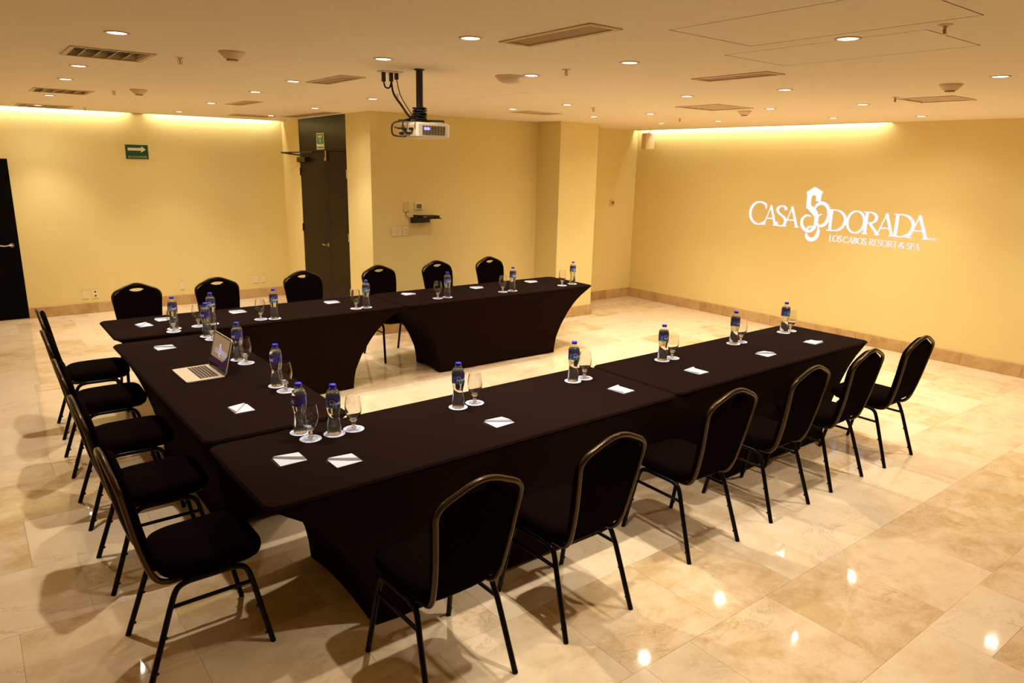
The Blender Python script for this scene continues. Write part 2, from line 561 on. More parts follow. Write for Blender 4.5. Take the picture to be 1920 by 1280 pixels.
def glyph_mesh(mb, c, x, y, sx, sy, place):
    """adds the letter with its lower left corner at x, y; place(u, v) -> 3-D point"""
    adv, strokes = glyph(c)
    for pts, w in strokes:
        vs, fs = pen(pts, w=w)
        mb.add([place(x + a * sx, y + b * sy) for a, b in vs], fs)
    return adv * sx


# ------------------------------------------------------------------ floor: grout bed with marble tiles
flo = struct('floor', MB().box(-2.6, RX + 0.05, -5.6, YA + 0.1, -0.12, -0.004), M['grout'])


def visible_floor(x, y):
    d = Vector((x, y, 0)) - Vector((-0.819, -3.423, 2.113))
    z = d.dot(_fw)
    if z < 0.3:
        return False
    return abs(d.dot(_r) / z) < 0.82 and abs(d.dot(_u) / z) < 0.58


TS = 0.61
tile_mesh = {}


def tile_geo(mb, x0, x1, y0, y1, g=0.0005, c=0.0009):
    a, b, e, f_ = x0 + g, x1 - g, y0 + g, y1 - g
    r0 = [(a, e, -0.006), (b, e, -0.006), (b, f_, -0.006), (a, f_, -0.006)]
    r1 = [(a, e, -c * 0.5), (b, e, -c * 0.5), (b, f_, -c * 0.5), (a, f_, -c * 0.5)]
    r2 = [(a + c, e + c, 0), (b - c, e + c, 0), (b - c, f_ - c, 0), (a + c, f_ - c, 0)]
    return mb.loft([r0, r1, r2], cap0=False)


rest = MB()
seen_tiles = []
rng = random.Random(11)
row = 0
y = -2.30 - 6 * TS
while y < YA:
    y1 = min(y + TS, YA)
    if y1 > -5.6:
        x = -2.6 - rng.random() * 0.4 + (0 if row % 2 else -0.3)
        while x < RX:
            w = TS if rng.random() > 0.22 else (TS / 2 if rng.random() < 0.6 else TS * 1.5)
            xa, xb = max(x, -2.6), min(x + w, RX)
            if xb - xa > 0.05 and y1 - max(y, -5.6) > 0.05:
                pieces = [(xa, xb, max(y, -5.6), y1)]
                if rng.random() < 0.10 and w >= TS and xb - xa > 0.5:
                    ym = y1 - TS * 0.45
                    pieces = [(xa, xb, max(y, -5.6), ym), (xa, xb, ym, y1)]
                for p in pieces:
                    vis = any(visible_floor(px, py) for px in (p[0], (p[0] + p[1]) / 2, p[1]) for py in (p[2], p[3]))
                    hidden = p[1] > 3.4 and p[2] > YC or (p[2] > YB and p[0] > 3.3 and p[1] < 6.3)
                    if vis and not hidden:
                        seen_tiles.append(p)
                    else:
                        tile_geo(rest, *p)
            x += w
    y += TS
    row += 1
seen_tiles.sort(key=lambda p: (p[0] + 0.8) ** 2 + (p[2] + 3.4) ** 2)
for p in seen_tiles[290:]:
    tile_geo(rest, *p)
for p in seen_tiles[:290]:
    w, d = round(p[1] - p[0], 3), round(p[3] - p[2], 3)
    if (w, d) not in tile_mesh:
        tile_mesh[(w, d)] = tile_geo(MB(), 0, w, 0, d).mesh('tile', M['marble'])
    t = bpy.data.objects.new('tile', tile_mesh[(w, d)])
    COL.objects.link(t)
    t.parent = flo
    t.location = (p[0], p[2], 0)
ro = rest.build('tile_field', M['marble'], flo)
ro['kind'] = 'stuff'

# ------------------------------------------------------------------ walls
wall_d0, wall_d1 = Vector((3.29, YA, 0)), Vector((3.14, YB, 0))    # alcove wall with the double door, a little askew
TOPZ = 2.98
w = MB()
w.box(-0.255, 3.45, YA, YA + 0.12, 0, TOPZ)
w.box(-1.17, -0.255, YA, YA + 0.12, 2.055, TOPZ)
w.box(-2.72, -1.17, YA, YA + 0.12, 0, TOPZ)
struct('wall_back', w, M['wall'])
struct('wall_left', MB().box(-2.72, -2.6, -5.6, YA, 0, TOPZ), M['wall'])
struct('wall_front', MB().box(-2.72, RX + 0.12, -5.72, -5.6, 0, TOPZ), M['wall'])
struct('wall_right', MB().box(RX, RX + 0.12, -5.6, YC + 0.12, 0, TOPZ), M['wall'])
struct('wall_niche', MB().box(3.14, 5.75, YB, YB + 0.12, 0, TOPZ), M['wall'])
struct('wall_corner', MB().box(6.2, RX, YC, YC + 0.12, 0, TOPZ), M['wall'])
struct('pillar', MB().box(5.70, 6.40, 4.02, YC + 0.05, 0, TOPZ, 0.006), M['wall'])
dd = (wall_d1 - wall_d0)
dlen = dd.length
dd.normalize()
dn = Vector((dd.y, -dd.x, 0))          # into the room is -X
if dn.x > 0:
    dn = -dn


def dpt(s, off, z):
    """point on the alcove wall: s along it from the far corner, off out into the room"""
    p = wall_d0 + dd * s + dn * off
    return (p.x, p.y, z)


def dbox(mb, s0, s1, o0, o1, z0, z1):
    vs = [dpt(s, o, z) for z in (z0, z1) for o in (o0, o1) for s in (s0, s1)]
    return mb.add(vs, [(0, 2, 3, 1), (4, 5, 7, 6), (0, 1, 5, 4), (2, 6, 7, 3), (0, 4, 6, 2), (1, 3, 7, 5)])


DS0, DS1 = 0.77, 2.55                  # door opening along that wall
w = MB()
dbox(w, 0.0, DS0, -0.12, 0.0, 0, TOPZ)
dbox(w, DS1, dlen, -0.12, 0.0, 0, TOPZ)
struct('wall_alcove', w, M['wall'])

# ------------------------------------------------------------------ ceiling with slots for coves, vents and hatches
vents = [  # x0, x1, y0, y1, blades run along, kind, label
    (1.395, 1.545, -1.06, -0.46, 'y', 'grille', 'long cream air grille nearest the camera, beside the second line of downlights'),
    (1.43, 1.575, 1.47, 2.06, 'y', 'grille', 'cream air grille in the ceiling just left of the projector pole'),
    (1.665, 1.80, 4.30, 4.93, 'y', 'grille', 'small cream air grille in the ceiling above the green arrow sign wall'),
    (3.185, 3.335, -0.72, -0.19, 'y', 'grille', 'cream air grille in front of the second ceiling hatch'),
    (-0.20, 0.19, 1.35, 1.76, 'x', 'blades', 'nearest ceiling diffuser with open dark blades at far left'),
    (-0.13, 0.30, 4.46, 4.90, 'x', 'blades', 'second ceiling diffuser with dark blades, farther along the left side'),
    (-0.09, 0.43, 7.02, 7.50, 'x', 'blades', 'farthest left ceiling diffuser, close to the far wall cove'),
    (4.84, 5.36, 0.88, 1.33, 'x', 'blades', 'cream ceiling diffuser beside a small smoke detector near the screen wall'),
    (5.31, 5.70, -0.93, -0.55, 'x', 'blades', 'ceiling diffuser with dark blades at right beside a sprinkler head'),
    (4.29, 4.76, 2.98, 3.24, 'x', 'blades', 'ceiling diffuser above the pillar, in front of the niche wall'),
    (2.27, 2.76, 6.62, 6.95, 'x', 'blades', 'ceiling diffuser between the far cove and the double door'),
    (2.86, 3.05, 5.15, 6.55, 'y', 'grille', 'long ceiling grille running along the top of the double door'),
]
hatches = [
    (1.73, 2.335, -2.21, -1.195, 'larger rectangular ceiling access panel with dark gap lines, nearest the camera'),
    (2.475, 3.04, -1.945, -0.935, 'second ceiling access panel just beyond the first one'),
    (2.33, 3.04, 1.40, 3.05, 'faint ceiling access panel behind the projector pole'),
    (1.95, 2.36, 3.60, 4.42, 'faint ceiling access panel in front of the double door'),
    (4.33, 4.62, 2.33, 2.68, 'small faint ceiling access panel in front of the pillar'),
    (5.76, 6.08, -0.10, 0.15, 'small faint ceiling access panel near the screen wall'),
]
holes = [(v[0], v[1], v[2], v[3]) for v in vents] + [(h[0], h[1], h[2], h[3]) for h in hatches]
SLOT_R = (RX - 0.09, RX, 0.80, YC)          # cove over the screen wall
SLOT_B = (-2.6, 3.26, YA - 0.09, YA)        # cove over the far wall
holes += [SLOT_R, SLOT_B]
xs = sorted(set([-2.72, RX + 0.12] + [a for h in holes for a in h[:2]]))
ys = sorted(set([-5.72, YA + 0.12] + [a for h in holes for a in h[2:]]))
w = MB()
for i in range(len(xs) - 1):
    for j in range(len(ys) - 1):
        cx, cy_ = (xs[i] + xs[i + 1]) / 2, (ys[j] + ys[j + 1]) / 2
        if any(h[0] < cx < h[1] and h[2] < cy_ < h[3] for h in holes):
            continue
        w.add([(xs[i], ys[j], H), (xs[i + 1], ys[j], H), (xs[i + 1], ys[j + 1], H), (xs[i], ys[j + 1], H)], [(0, 3, 2, 1)])
for h in holes:                               # edges of the openings
    a, b, c, d = h
    w.add([(a, c, H), (b, c, H), (b, d, H), (a, d, H), (a, c, H + 0.03), (b, c, H + 0.03), (b, d, H + 0.03), (a, d, H + 0.03)],
          [(0, 1, 5, 4), (1, 2, 6, 5), (2, 3, 7, 6), (3, 0, 4, 7)])
w.box(-2.72, RX + 0.12, -5.72, YA + 0.12, TOPZ, TOPZ + 0.05)   # slab above
struct('ceiling', w, M['ceiling'])

for x0, x1, y0, y1, label in hatches:
    h = thing('ceiling_hatch', label, 'access panel', ((x0 + x1) / 2, (y0 + y1) / 2, H), 0, 'ceiling access panels')
    hx, hy = (x1 - x0) / 2, (y1 - y0) / 2
    g = 0.0065 if y0 < 0 and x0 < 3 else 0.005
    MB().box(-hx + g, hx - g, -hy + g, hy - g, 0.0, 0.012).build('panel', M['hatch'], h)
    f = MB()
    f.box(-hx - 0.02, hx + 0.02, -hy - 0.02, hy + 0.02, 0.031, 0.036)
    for a, b_, c, d in ((-hx, -hx + 0.0015, -hy, hy), (hx - 0.0015, hx, -hy, hy), (-hx, hx, -hy, -hy + 0.0015), (-hx, hx, hy - 0.0015, hy)):
        f.box(a, b_, c, d, 0.0005, 0.031)  # dark ring paints shade onto the sides of the gap
    f.build('gap_shade', M['dark'], h, label='dark colour standing in for shade in the panel gap')

for x0, x1, y0, y1, ax, kind, label in vents:
    hx, hy = (x1 - x0) / 2, (y1 - y0) / 2
    v = thing('air_vent', label, 'air vent', ((x0 + x1) / 2, (y0 + y1) / 2, H), 0, 'air vents in the ceiling')
    fr = MB()
    b = 0.022
    fr.box(-hx - b, hx + b, -hy - b, -hy + 0.004, -0.006, 0.002)
    fr.box(-hx - b, hx + b, hy - 0.004, hy + b, -0.006, 0.002)
    fr.box(-hx - b, -hx + 0.004, -hy, hy, -0.006, 0.002)
    fr.box(hx - 0.004, hx + b, -hy, hy, -0.006, 0.002)
    fr.build('frame', M['vent'], v)
    MB().box(-hx - 0.01, hx + 0.01, -hy - 0.01, hy + 0.01, 0.06, 0.065).build('duct_shade', M['vent_shadow'], v)  # dark sheet paints the shade inside the vent opening
    if kind == 'grille':
        n = 14
        for k in range(n):
            x = -hx + (k + 0.5) * 2 * hx / n
            s = MB()
            s.add([(x - 0.0035, -hy, 0.0), (x + 0.0015, -hy, 0.0), (x + 0.0045, -hy, 0.012), (x - 0.0005, -hy, 0.012),
                   (x - 0.0035, hy, 0.0), (x + 0.0015, hy, 0.0), (x + 0.0045, hy, 0.012), (x - 0.0005, hy, 0.012)],
                  [(0, 1, 5, 4), (1, 2, 6, 5), (2, 3, 7, 6), (3, 0, 4, 7), (0, 3, 2, 1), (4, 5, 6, 7)])
            s.build('slat', M['vent'], v)
    else:
        n = 5
        for k in range(n):
            x = -hx + (k + 0.8) * 2 * hx / n
            s = MB()
            q = 0.045 if x0 < 2 else -0.06
            s.add([(x, -hy, -0.002), (x + 0.006, -hy, -0.002), (x + 0.006 + q, -hy, 0.035), (x + q, -hy, 0.035),
                   (x, hy, -0.002), (x + 0.006, hy, -0.002), (x + 0.006 + q, hy, 0.035), (x + q, hy, 0.035)],
                  [(0, 1, 5, 4), (1, 2, 6, 5), (2, 3, 7, 6), (3, 0, 4, 7), (0, 3, 2, 1), (4, 5, 6, 7)])
            s.build('blade', M['vent'], v)

# cove strips hidden above the slots
for k, (y0, y1) in enumerate(((0.85, 4.74),)):
    c = tag(MB().box(RX - 0.085, RX - 0.06, y0, y1, H + 0.05, H + 0.07).build('cove_light', M['strip']),
            'warm light strip in the ceiling cove along the screen wall', 'cove light')
for k, (x0, x1, lab) in enumerate(((-2.5, 1.14, 'warm light strip in the far wall cove, left of the dark gap'),
                                   (1.44, 3.20, 'warm light strip in the far wall cove, right of the dark gap'))):
    c = tag(MB().box(x0, x1, YA - 0.085, YA - 0.06, H + 0.05, H + 0.07).build('cove_light', M['strip']), lab, 'cove light')
# divider in the far cove between the two strips
struct('trim_1', MB().box(1.20, 1.38, YA - 0.085, YA - 0.002, H + 0.002, TOPZ), M['ceiling'])


# ------------------------------------------------------------------ marble skirting
def skirting(name, p0, p1, n_out, start=0.0, cut=0.61, h=0.145, t=0.016):
    """row of stone pieces along a wall line p0 -> p1; n_out points into the room"""
    p0, p1, n_out = Vector((*p0, 0)), Vector((*p1, 0)), Vector((*n_out, 0)).normalized()
    L = (p1 - p0).length
    d = (p1 - p0).normalized()
    def slab(mb, s0, s1, o0, o1, z0, z1, c=0.0):
        A = [(s0, o0), (s1, o0), (s1, o1), (s0, o1)]
        r = lambda z, e: [tuple(p0 + d * (s + (e if i in (0, 3) else -e)) + n_out * (o - (e if i in (2, 3) else 0)) + Vector((0, 0, z))) for i, (s, o) in enumerate(A)]
        return mb.loft([r(z0, 0), r(z1 - c, 0), r(z1, c)])
    b = slab(MB(), 0, L, 0.0, t * 0.6, 0.0, h - 0.006).build(name, M['grout'])
    b['kind'] = 'structure'
    s = -start
    while s < L - 1e-4:
        a, e = max(s, 0), min(s + cut, L)
        if e - a > 0.02:
            slab(MB(), a + 0.0015, e - 0.0015, 0.001, t, 0.001, h, 0.002).build('skirting_tile', M['skirting'], b)
        s += cut


skirting('baseboard_back', (-0.255, YA), (3.29, YA), (0, -1), start=0.42)
skirting('baseboard_alcove_far', tuple(wall_d0[:2]), dpt(DS0 - 0.01, 0, 0)[:2], dn[:2], start=0.1)
skirting('baseboard_alcove_near', dpt(DS1 + 0.01, 0, 0)[:2], tuple(wall_d1[:2]), dn[:2], start=0.2)
skirting('baseboard_niche', (3.15, YB), (5.70, YB), (0, -1), start=0.2)
skirting('baseboard_pillar', (5.685, 4.02), (6.415, 4.02), (0, -1), start=0.0, h=0.15, t=0.02)
skirting('baseboard_corner', (6.40, YC), (RX, YC), (0, -1), start=0.12)
skirting('baseboard_right', (RX, YC - 0.016), (RX, -5.58), (-1, 0), start=0.34)


# ------------------------------------------------------------------ doors
def lever(parent, place, sgn, m):
    """rosette and lever handle; place(a, out, z) maps to the door face"""
    b = MB()
    n = 16
    rings = [[place(0.026 * math.cos(2 * PI * k / n), o, 0.026 * math.sin(2 * PI * k / n)) for k in range(n)] for o in (0.0, 0.010)]
    b.loft(rings, smooth=False)
    b.tube([place(0, 0.008, 0), place(0, 0.05, 0)], 0.010)
    b.tube(smooth_path([place(0, 0.05, 0), place(sgn * 0.03, 0.054, 0.002), place(sgn * 0.08, 0.05, -0.006), place(sgn * 0.125, 0.045, 0.002)]), 0.0085)
    return b.build('door_handle', m, parent, label='polished steel lever handle')


d1 = struct('door_1', MB().box(-1.165, -0.262, YA - 0.012, YA + 0.035, 0.012, 2.05), M['door_black'])
fr = MB()
fr.box(-0.262, -0.253, YA - 0.004, YA + 0.10, 0, 2.06)
fr.box(-1.178, -1.167, YA - 0.004, YA + 0.10, 0, 2.06)
fr.box(-1.178, -0.253, YA - 0.004, YA + 0.10, 2.05, 2.062)
fr.build('door_frame', M['door_black'], d1)
lever(d1, lambda a, o, z: (-0.335 + a, YA - 0.012 - o, 0.98 + z), -1, M['steel'])
MB().box(-1.165, -0.262, YA - 0.016, YA + 0.03, 0.0, 0.012).build('door_sweep', M['steel'], d1)

DTOP = 2.235
d2 = MB()
dbox(d2, DS0, DS1, -0.05, -0.03, 0.0, H - 0.002)
d2 = struct('door_2', d2, M['door_black'])
b = MB(); dbox(b, DS0 + 0.002, DS1 - 0.002, -0.03, -0.006, DTOP + 0.008, H - 0.003); b.build('transom_panel', M['door'], d2)
SPL = 1.875
leaf_a = MB(); dbox(leaf_a, DS0 + 0.012, SPL - 0.003, -0.03, -0.004, 0.008, DTOP); leaf_a = leaf_a.build('door_leaf', M['door'], d2)
leaf_b = MB(); dbox(leaf_b, SPL + 0.003, DS1 - 0.012, -0.03, -0.004, 0.008, DTOP); leaf_b = leaf_b.build('door_leaf', M['door'], d2)
for s, lf in ((DS0 + 0.006, leaf_a), (DS1 - 0.006, leaf_b)):
    for z in (0.42, 1.15, 1.96):
        hb = MB()
        dbox(hb, s - 0.008, s + 0.008, -0.006, 0.008, z - 0.055, z + 0.055)
        hb.build('hinge', M['black_metal'] if lf is leaf_a else M['steel'], lf)
lever(leaf_a, lambda a, o, z: tuple(Vector(dpt(SPL - 0.075 + a, -0.004 + o, 0.985 + z))), -1, M['steel'])
lb = MB(); dbox(lb, SPL - 0.02, SPL + 0.015, 0.0, 0.022, 2.13, 2.25); dbox(lb, SPL - 0.03, SPL + 0.03, 0.0, 0.03, 2.12, 2.16)
lb.build('top_latch', M['steel'], leaf_b)
cl = MB()
dbox(cl, DS0 + 0.05, DS0 + 0.38, 0.0, 0.06, 2.10, 2.165)
cl = cl.build('door_closer', M['black_metal'], leaf_a)
ca = MB()
ca.tube([dpt(DS0 + 0.30, 0.05, 2.185), dpt(DS0 - 0.14, 0.22, 2.225)], 0.012)
ca.tube([dpt(DS0 - 0.14, 0.22, 2.225), dpt(DS0 + 0.6, 0.02, 2.235)], 0.010)
ca.build('closer_arm', M['black_metal'], cl)
cp = MB(); dbox(cp, DS0 + 0.0, DS0 + 0.06, 0.0, 0.055, 2.09, 2.14); cp.build('closer_end_cap', M['brass'], cl)

# ------------------------------------------------------------------ signs
sg = thing('evacuation_sign', 'green evacuation route sign with a cream arrow pointing right on the far wall', 'sign', (1.24, YA, 2.09))
b = MB(); b.box(-0.142, 0.142, -0.008, 0.0, 0.0, 0.19, 0.002); b.build('board', M['sign_green'], sg)
b = MB()
ar = [(-0.112, 0.112), (0.052, 0.112), (0.046, 0.085), (0.113, 0.126), (0.060, 0.172), (0.058, 0.148), (-0.112, 0.148)]
b.add([(x, -0.0095, z) for x, z in ar], [(0, 1, 5, 6), (1, 2, 3), (1, 3, 5), (5, 3, 4)])
b.build('arrow', M['sign_cream'], sg)
b = MB(); b.box(-0.128, 0.13, -0.0095, -0.008, 0.050, 0.0535); b.build('divider_line', M['sign_bright'], sg)
b = MB()
x = -0.112
for ch in 'RUTA DE EVACUACION':
    x += glyph_mesh(b, ch, x, 0.016, 0.0195, 0.023, lambda u, v: (u, -0.0095, v))
b.build('lettering', M['sign_cream'], sg)

es = thing('exit_sign', 'upright green and cream safety sign on the panel above the double door', 'sign', dpt(1.64, -0.006, 2.27), 0)
es.rotation_euler = (0, 0, math.atan2(dd.y, dd.x))
def esx(mb, x0, x1, z0, z1, o0, o1):
    return mb.box(x0, x1, -o1, -o0, z0, z1)
sgn_off = 1 if (R2(es.rotation_euler.z) @ Vector((0, -1, 0))).dot(dn) > 0 else -1
def eb(x0, x1, z0, z1, d):
    return MB().box(x0, x1, *sorted((-sgn_off * d, -sgn_off * (d - 0.004))), z0, z1)
eb(-0.142, 0.142, 0.0, 0.215, 0.006).build('board', M['sign_cream'], es)
eb(-0.124, 0.124, 0.070, 0.202, 0.0075).build('green_field', M['sign_bright'], es)
eb(-0.070, 0.070, 0.155, 0.183, 0.009).build('white_panel', M['sign_cream'], es)
fg = MB()
o_ = -sgn_off * 0.009
fg.add([(0.020 * math.cos(2 * PI * k / 10) + 0.004, o_, 0.124 + 0.011 * math.sin(2 * PI * k / 10)) for k in range(10)], [tuple(range(10))])
fg.add([(-0.020, o_, 0.086), (-0.004, o_, 0.114), (0.022, o_, 0.114), (0.028, o_, 0.086), (0.008, o_, 0.096)], [(0, 1, 4), (1, 2, 4), (2, 3, 4)])
fg.build('pictogram', M['sign_cream'], es)
eb(-0.120, 0.120, 0.014, 0.034, 0.0075).build('lower_band', M['sign_bright'], es)

# ------------------------------------------------------------------ downlights
GR = 'round recessed ceiling downlights'
lines = [
    ('leftmost line of downlights', [(-0.10, 0.68), (-0.06, 2.33), (-0.02, 3.39), (0.05, 5.34), (0.10, 7.17)]),
    ('second line of downlights from the left', [(1.22, -0.42), (1.25, 0.52), (1.32, 2.11), (1.40, 3.22), (1.49, 4.93), (1.60, 6.82)]),
    ('third line of downlights from the left', [(2.45, -1.62), (2.33, -0.40), (2.32, 0.48), (2.43, 3.00), (2.54, 4.65), (2.69, 6.52)]),
    ('fourth line of downlights from the left', [(4.29, -1.60), (4.14, -0.25), (4.07, 0.60), (4.01, 2.01), (4.01, 2.88)]),
    ('fifth line of downlights from the left', [(5.61, -0.09), (5.54, 0.78), (5.37, 2.16), (5.34, 3.02)]),
    ('line of downlights nearest the screen wall', [(7.24, 0.12), (7.01, 0.95), (6.79, 2.32), (6.75, 3.20)]),
]
ORD = ['first', 'second', 'third', 'fourth', 'fifth', 'sixth', 'seventh']
unseen = [(1.15, -1.75), (5.75, -1.55), (7.25, -1.40)]
trim_me = MB().lathe([(0.0575, 0.0), (0.0575, -0.003), (0.046, -0.005), (0.044, 0.0)], 28, cap0=False, cap1=False).mesh('trim_ring', M['trim'])
lens_me = MB().lathe([(0.044, -0.0015), (0.036, -0.003), (0.0, -0.0035)], 24, cap0=False, cap1=False).mesh('lens', M['lens'])
lamp = bpy.data.lights.new('downlight_beam', 'SPOT')
lamp.energy = SPOT_W
lamp.color = SPOT_COL
lamp.spot_size = math.radians(88)
lamp.spot_blend = 1.0
lamp.shadow_soft_size = 0.022
spill = bpy.data.lights.new('downlight_spill', 'SPOT')
spill.energy = SPILL_W
spill.color = SPOT_COL
spill.spot_size = math.radians(156)
spill.spot_blend = 1.0
spill.shadow_soft_size = 0.040


def downlight(x, y, label):
    t = thing('downlight', label, 'ceiling light', (x, y, H), 0, GR)
    for nm, me in (('trim_ring', trim_me), ('lens', lens_me)):
        o = bpy.data.objects.new(nm, me)
        COL.objects.link(o)
        o.parent = t
    for nm, ld in (('downlight_beam', lamp), ('downlight_spill', spill)):
        l = bpy.data.objects.new(nm, ld)
        COL.objects.link(l)
        l.parent = t
        l.location = (0, 0, -0.02)


for nm, pts in lines:
    for k, (x, y) in enumerate(pts):
        downlight(x, y, '%s light from the camera in the %s' % (ORD[k], nm))
for x, y in unseen:
    downlight(x, y, 'recessed downlight of the part of the ceiling behind the photograph')

# ------------------------------------------------------------------ smoke detectors, sprinklers, ceiling speaker
for x, y, lab in ((0.51, 0.91, 'largest cream cone smoke detector, right of the nearest left diffuser'),
                  (0.59, 3.89, 'cream cone smoke detector right of the second left diffuser'),
                  (4.53, -1.23, 'cream cone smoke detector at right above the dark-bladed diffuser'),
                  (5.64, 1.14, 'small cream cone smoke detector near the screen wall cove')):
    t = thing('smoke_detector', lab, 'smoke detector', (x, y, H), 0, 'cone smoke detectors')
    MB().lathe([(0.072, 0.0), (0.072, -0.005), (0.062, -0.016), (0.040, -0.039), (0.034, -0.042)], 28).build('housing', M['detector'], t)
    MB().lathe([(0.031, -0.0421), (0.029, -0.048)], 20).build('sensor_chamber', M['vent_shadow'], t, label='dark slotted sensor chamber')
    MB().lathe([(0.031, -0.048), (0.028, -0.051), (0.0, -0.052)], 20, cap1=False).build('sensor_cap', M['detector'], t)
for k, (x, y, lab) in enumerate((
        (0.35, 1.389, 'pendent sprinkler head beside the largest smoke detector'), (0.443, 4.206, 'pendent sprinkler head between second diffuser and second detector at left'),
        (0.582, 7.10, 'pendent sprinkler head close to the far wall cove'), (2.376, 2.422, 'pendent sprinkler head just left of the projector pole'),
        (2.283, 0.088, 'pendent sprinkler head with red bulb, beyond the round ceiling speaker'), (4.433, 2.084, 'pendent sprinkler head in front of the pillar'),
        (2.419, -2.039, 'largest pendent sprinkler head with red bulb beside the ceiling hatch lines'), (5.154, -0.581, 'pendent sprinkler head at the tip of the dark-bladed right diffuser'),
        (6.154, 2.395, 'small pendent sprinkler head close to the screen wall cove'))):
    t = thing('sprinkler', lab, 'sprinkler', (x, y, H), 0, 'pendent sprinkler heads')
    t.scale = (0.8, 0.8, 0.68)
    MB().lathe([(0.034, 0.0), (0.033, -0.004), (0.022, -0.008), (0.012, -0.010)], 20).build('escutcheon', M['detector'], t)
    f = MB()
    f.lathe([(0.010, -0.008), (0.011, -0.018), (0.006, -0.020)], 12)
    for s in (-1, 1):
        f.tube(smooth_path([(s * 0.009, 0, -0.018), (s * 0.016, 0, -0.030), (s * 0.012, 0, -0.046), (s * 0.003, 0, -0.053)]), 0.0026, 6)
    f.build('frame', M['brass'], t)
    MB().lathe([(0.0022, -0.020), (0.0034, -0.034), (0.0022, -0.050)], 10).build('glass_bulb', M['red_glass'], t, label='red glass bulb')
    MB().lathe([(0.016, -0.053), (0.016, -0.0555)], 14).build('deflector', M['brass'], t)
t = thing('ceiling_speaker', 'round cream dished ceiling speaker behind the projector pole', 'speaker', (2.26, 0.63, H))
MB().lathe([(0.105, 0.0), (0.104, -0.008), (0.096, -0.012), (0.094, -0.010)], 36, cap1=False).build('rim', M['detector'], t)
MB().lathe([(0.094, -0.010), (0.085, -0.026), (0.055, -0.042), (0.0, -0.047)], 36, cap1=False).build('grille_dome', M['vent'], t)

# ------------------------------------------------------------------ projector on its pole
PX, PY = 1.64, 0.78
t = thing('projector_mount', 'black ceiling pole and bracket that carries the projector', 'mount', (PX, PY, H))
MB().lathe([(0.034, 0.0), (0.034, -0.004), (0.026, -0.008)], 20).build('ceiling_flange', M['black_metal'], t)
MB().lathe([(0.0225, -0.006), (0.0225, -0.275)], 18, smooth=True).build('pole', M['black_metal'], t)
b = MB().lathe([(0.032, -0.235), (0.036, -0.245), (0.036, -0.262), (0.028, -0.270)], 18)
b.box(-0.022, 0.022, -0.022, 0.022, -0.312, -0.262)
b.lathe([(0.032, -0.022), (0.032, 0.022)], 14, c=(0, 0, -0.285), axis='y')
b.build('tilt_joint', M['black_metal'], t)
b = MB()
b.box(-0.05, 0.06, -0.05, 0.05, -0.318, -0.311)
for a, e in ((-0.11, -0.085), (0.13, -0.085), (-0.11, 0.085), (0.13, 0.085)):
    b.tube([(0, 0, -0.313), (a, e, -0.315), (a, e, -0.326)], 0.006, 6)
b.build('spider_bracket', M['black_metal'], t)
t = thing('projector', 'white video projector hanging from the black ceiling pole', 'projector', (PX + 0.055, PY + 0.03, 2.272))
b = MB().box(-0.125, 0.125, -0.115, 0.115, 0.0, 0.098, 0.012)
b.build('case', M['white_plastic'], t)
b = MB()
for i in range(8):
    for j in range(5):
        b.box(-0.085 + i * 0.022, -0.085 + i * 0.022 + 0.015, -0.1185, -0.114, 0.022 + j * 0.0115, 0.022 + j * 0.0115 + 0.0085)
b.build('vent_slots', M['vent_shadow'], t)
MB().box(-0.075, -0.032, -0.1195, -0.115, 0.050, 0.066).build('status_light', M['led'], t, label='blue glowing status light')
b = MB(); b.box(-0.1265, -0.122, -0.095, 0.10, 0.012, 0.080); b.build('connector_panel', M['vent'], t)
for yy, zz in ((-0.06, 0.055), (-0.02, 0.03), (0.03, 0.055), (0.07, 0.03)):
    MB().box(-0.150, -0.124, yy - 0.012, yy + 0.012, zz - 0.008, zz + 0.008, 0.002).build('plug', M['black_plastic'], t)
MB().lathe([(0.032, 0.124), (0.034, 0.137), (0.028, 0.140)], 20, c=(0, 0.05, 0.052), axis='x').build('lens_barrel', M['black_plastic'], t)
t = thing('ceiling_socket', 'white ceiling outlet plate with black plugs beside the projector pole', 'outlet', (1.56, 1.02, H))
b = MB().box(-0.075, 0.075, -0.045, 0.045, -0.008, 0.0, 0.003); b.build('plate', M['white_plastic'], t)
for xx, l in ((-0.05, 0.06), (0.005, 0.055), (0.045, 0.04)):
    MB().box(xx - 0.011, xx + 0.011, -0.011, 0.011, -0.008 - l, -0.008, 0.002).build('plug', M['black_plastic'], t)
b = MB()
c0 = Vector((1.56, 1.02, 0))
def cable(pts, r=0.0055):
    b.tube(smooth_path(pts, 5), r, 6)
cable([(1.51, 1.02, H - 0.06), (1.515, 1.01, H - 0.10), (1.54, 1.0, H - 0.105), (1.565, 1.02, H - 0.07)])
cable([(1.565, 1.02, H - 0.05), (1.56, 0.98, H - 0.14), (1.575, 0.90, H - 0.22), (1.60, 0.84, H - 0.29), (1.62, 0.81, H - 0.27), (1.64, 0.815, H - 0.25)], 0.0075)
cable([(1.605, 1.02, H - 0.04), (1.60, 0.96, H - 0.15), (1.60, 0.86, H - 0.24), (1.61, 0.82, H - 0.28)], 0.003)
cable([(1.61, 0.80, H - 0.30), (1.53, 0.82, H - 0.318), (1.475, 0.84, H - 0.34), (1.47, 0.84, H - 0.40), (1.50, 0.83, H - 0.415), (1.55, 0.80, H - 0.415)])
cable([(1.63, 0.80, H - 0.29), (1.56, 0.80, H - 0.31), (1.51, 0.77, H - 0.33), (1.515, 0.76, H - 0.385), (1.55, 0.745, H - 0.395)])
cable([(1.545, 0.81, H - 0.365), (1.50, 0.80, H - 0.368), (1.475, 0.82, H - 0.36)])
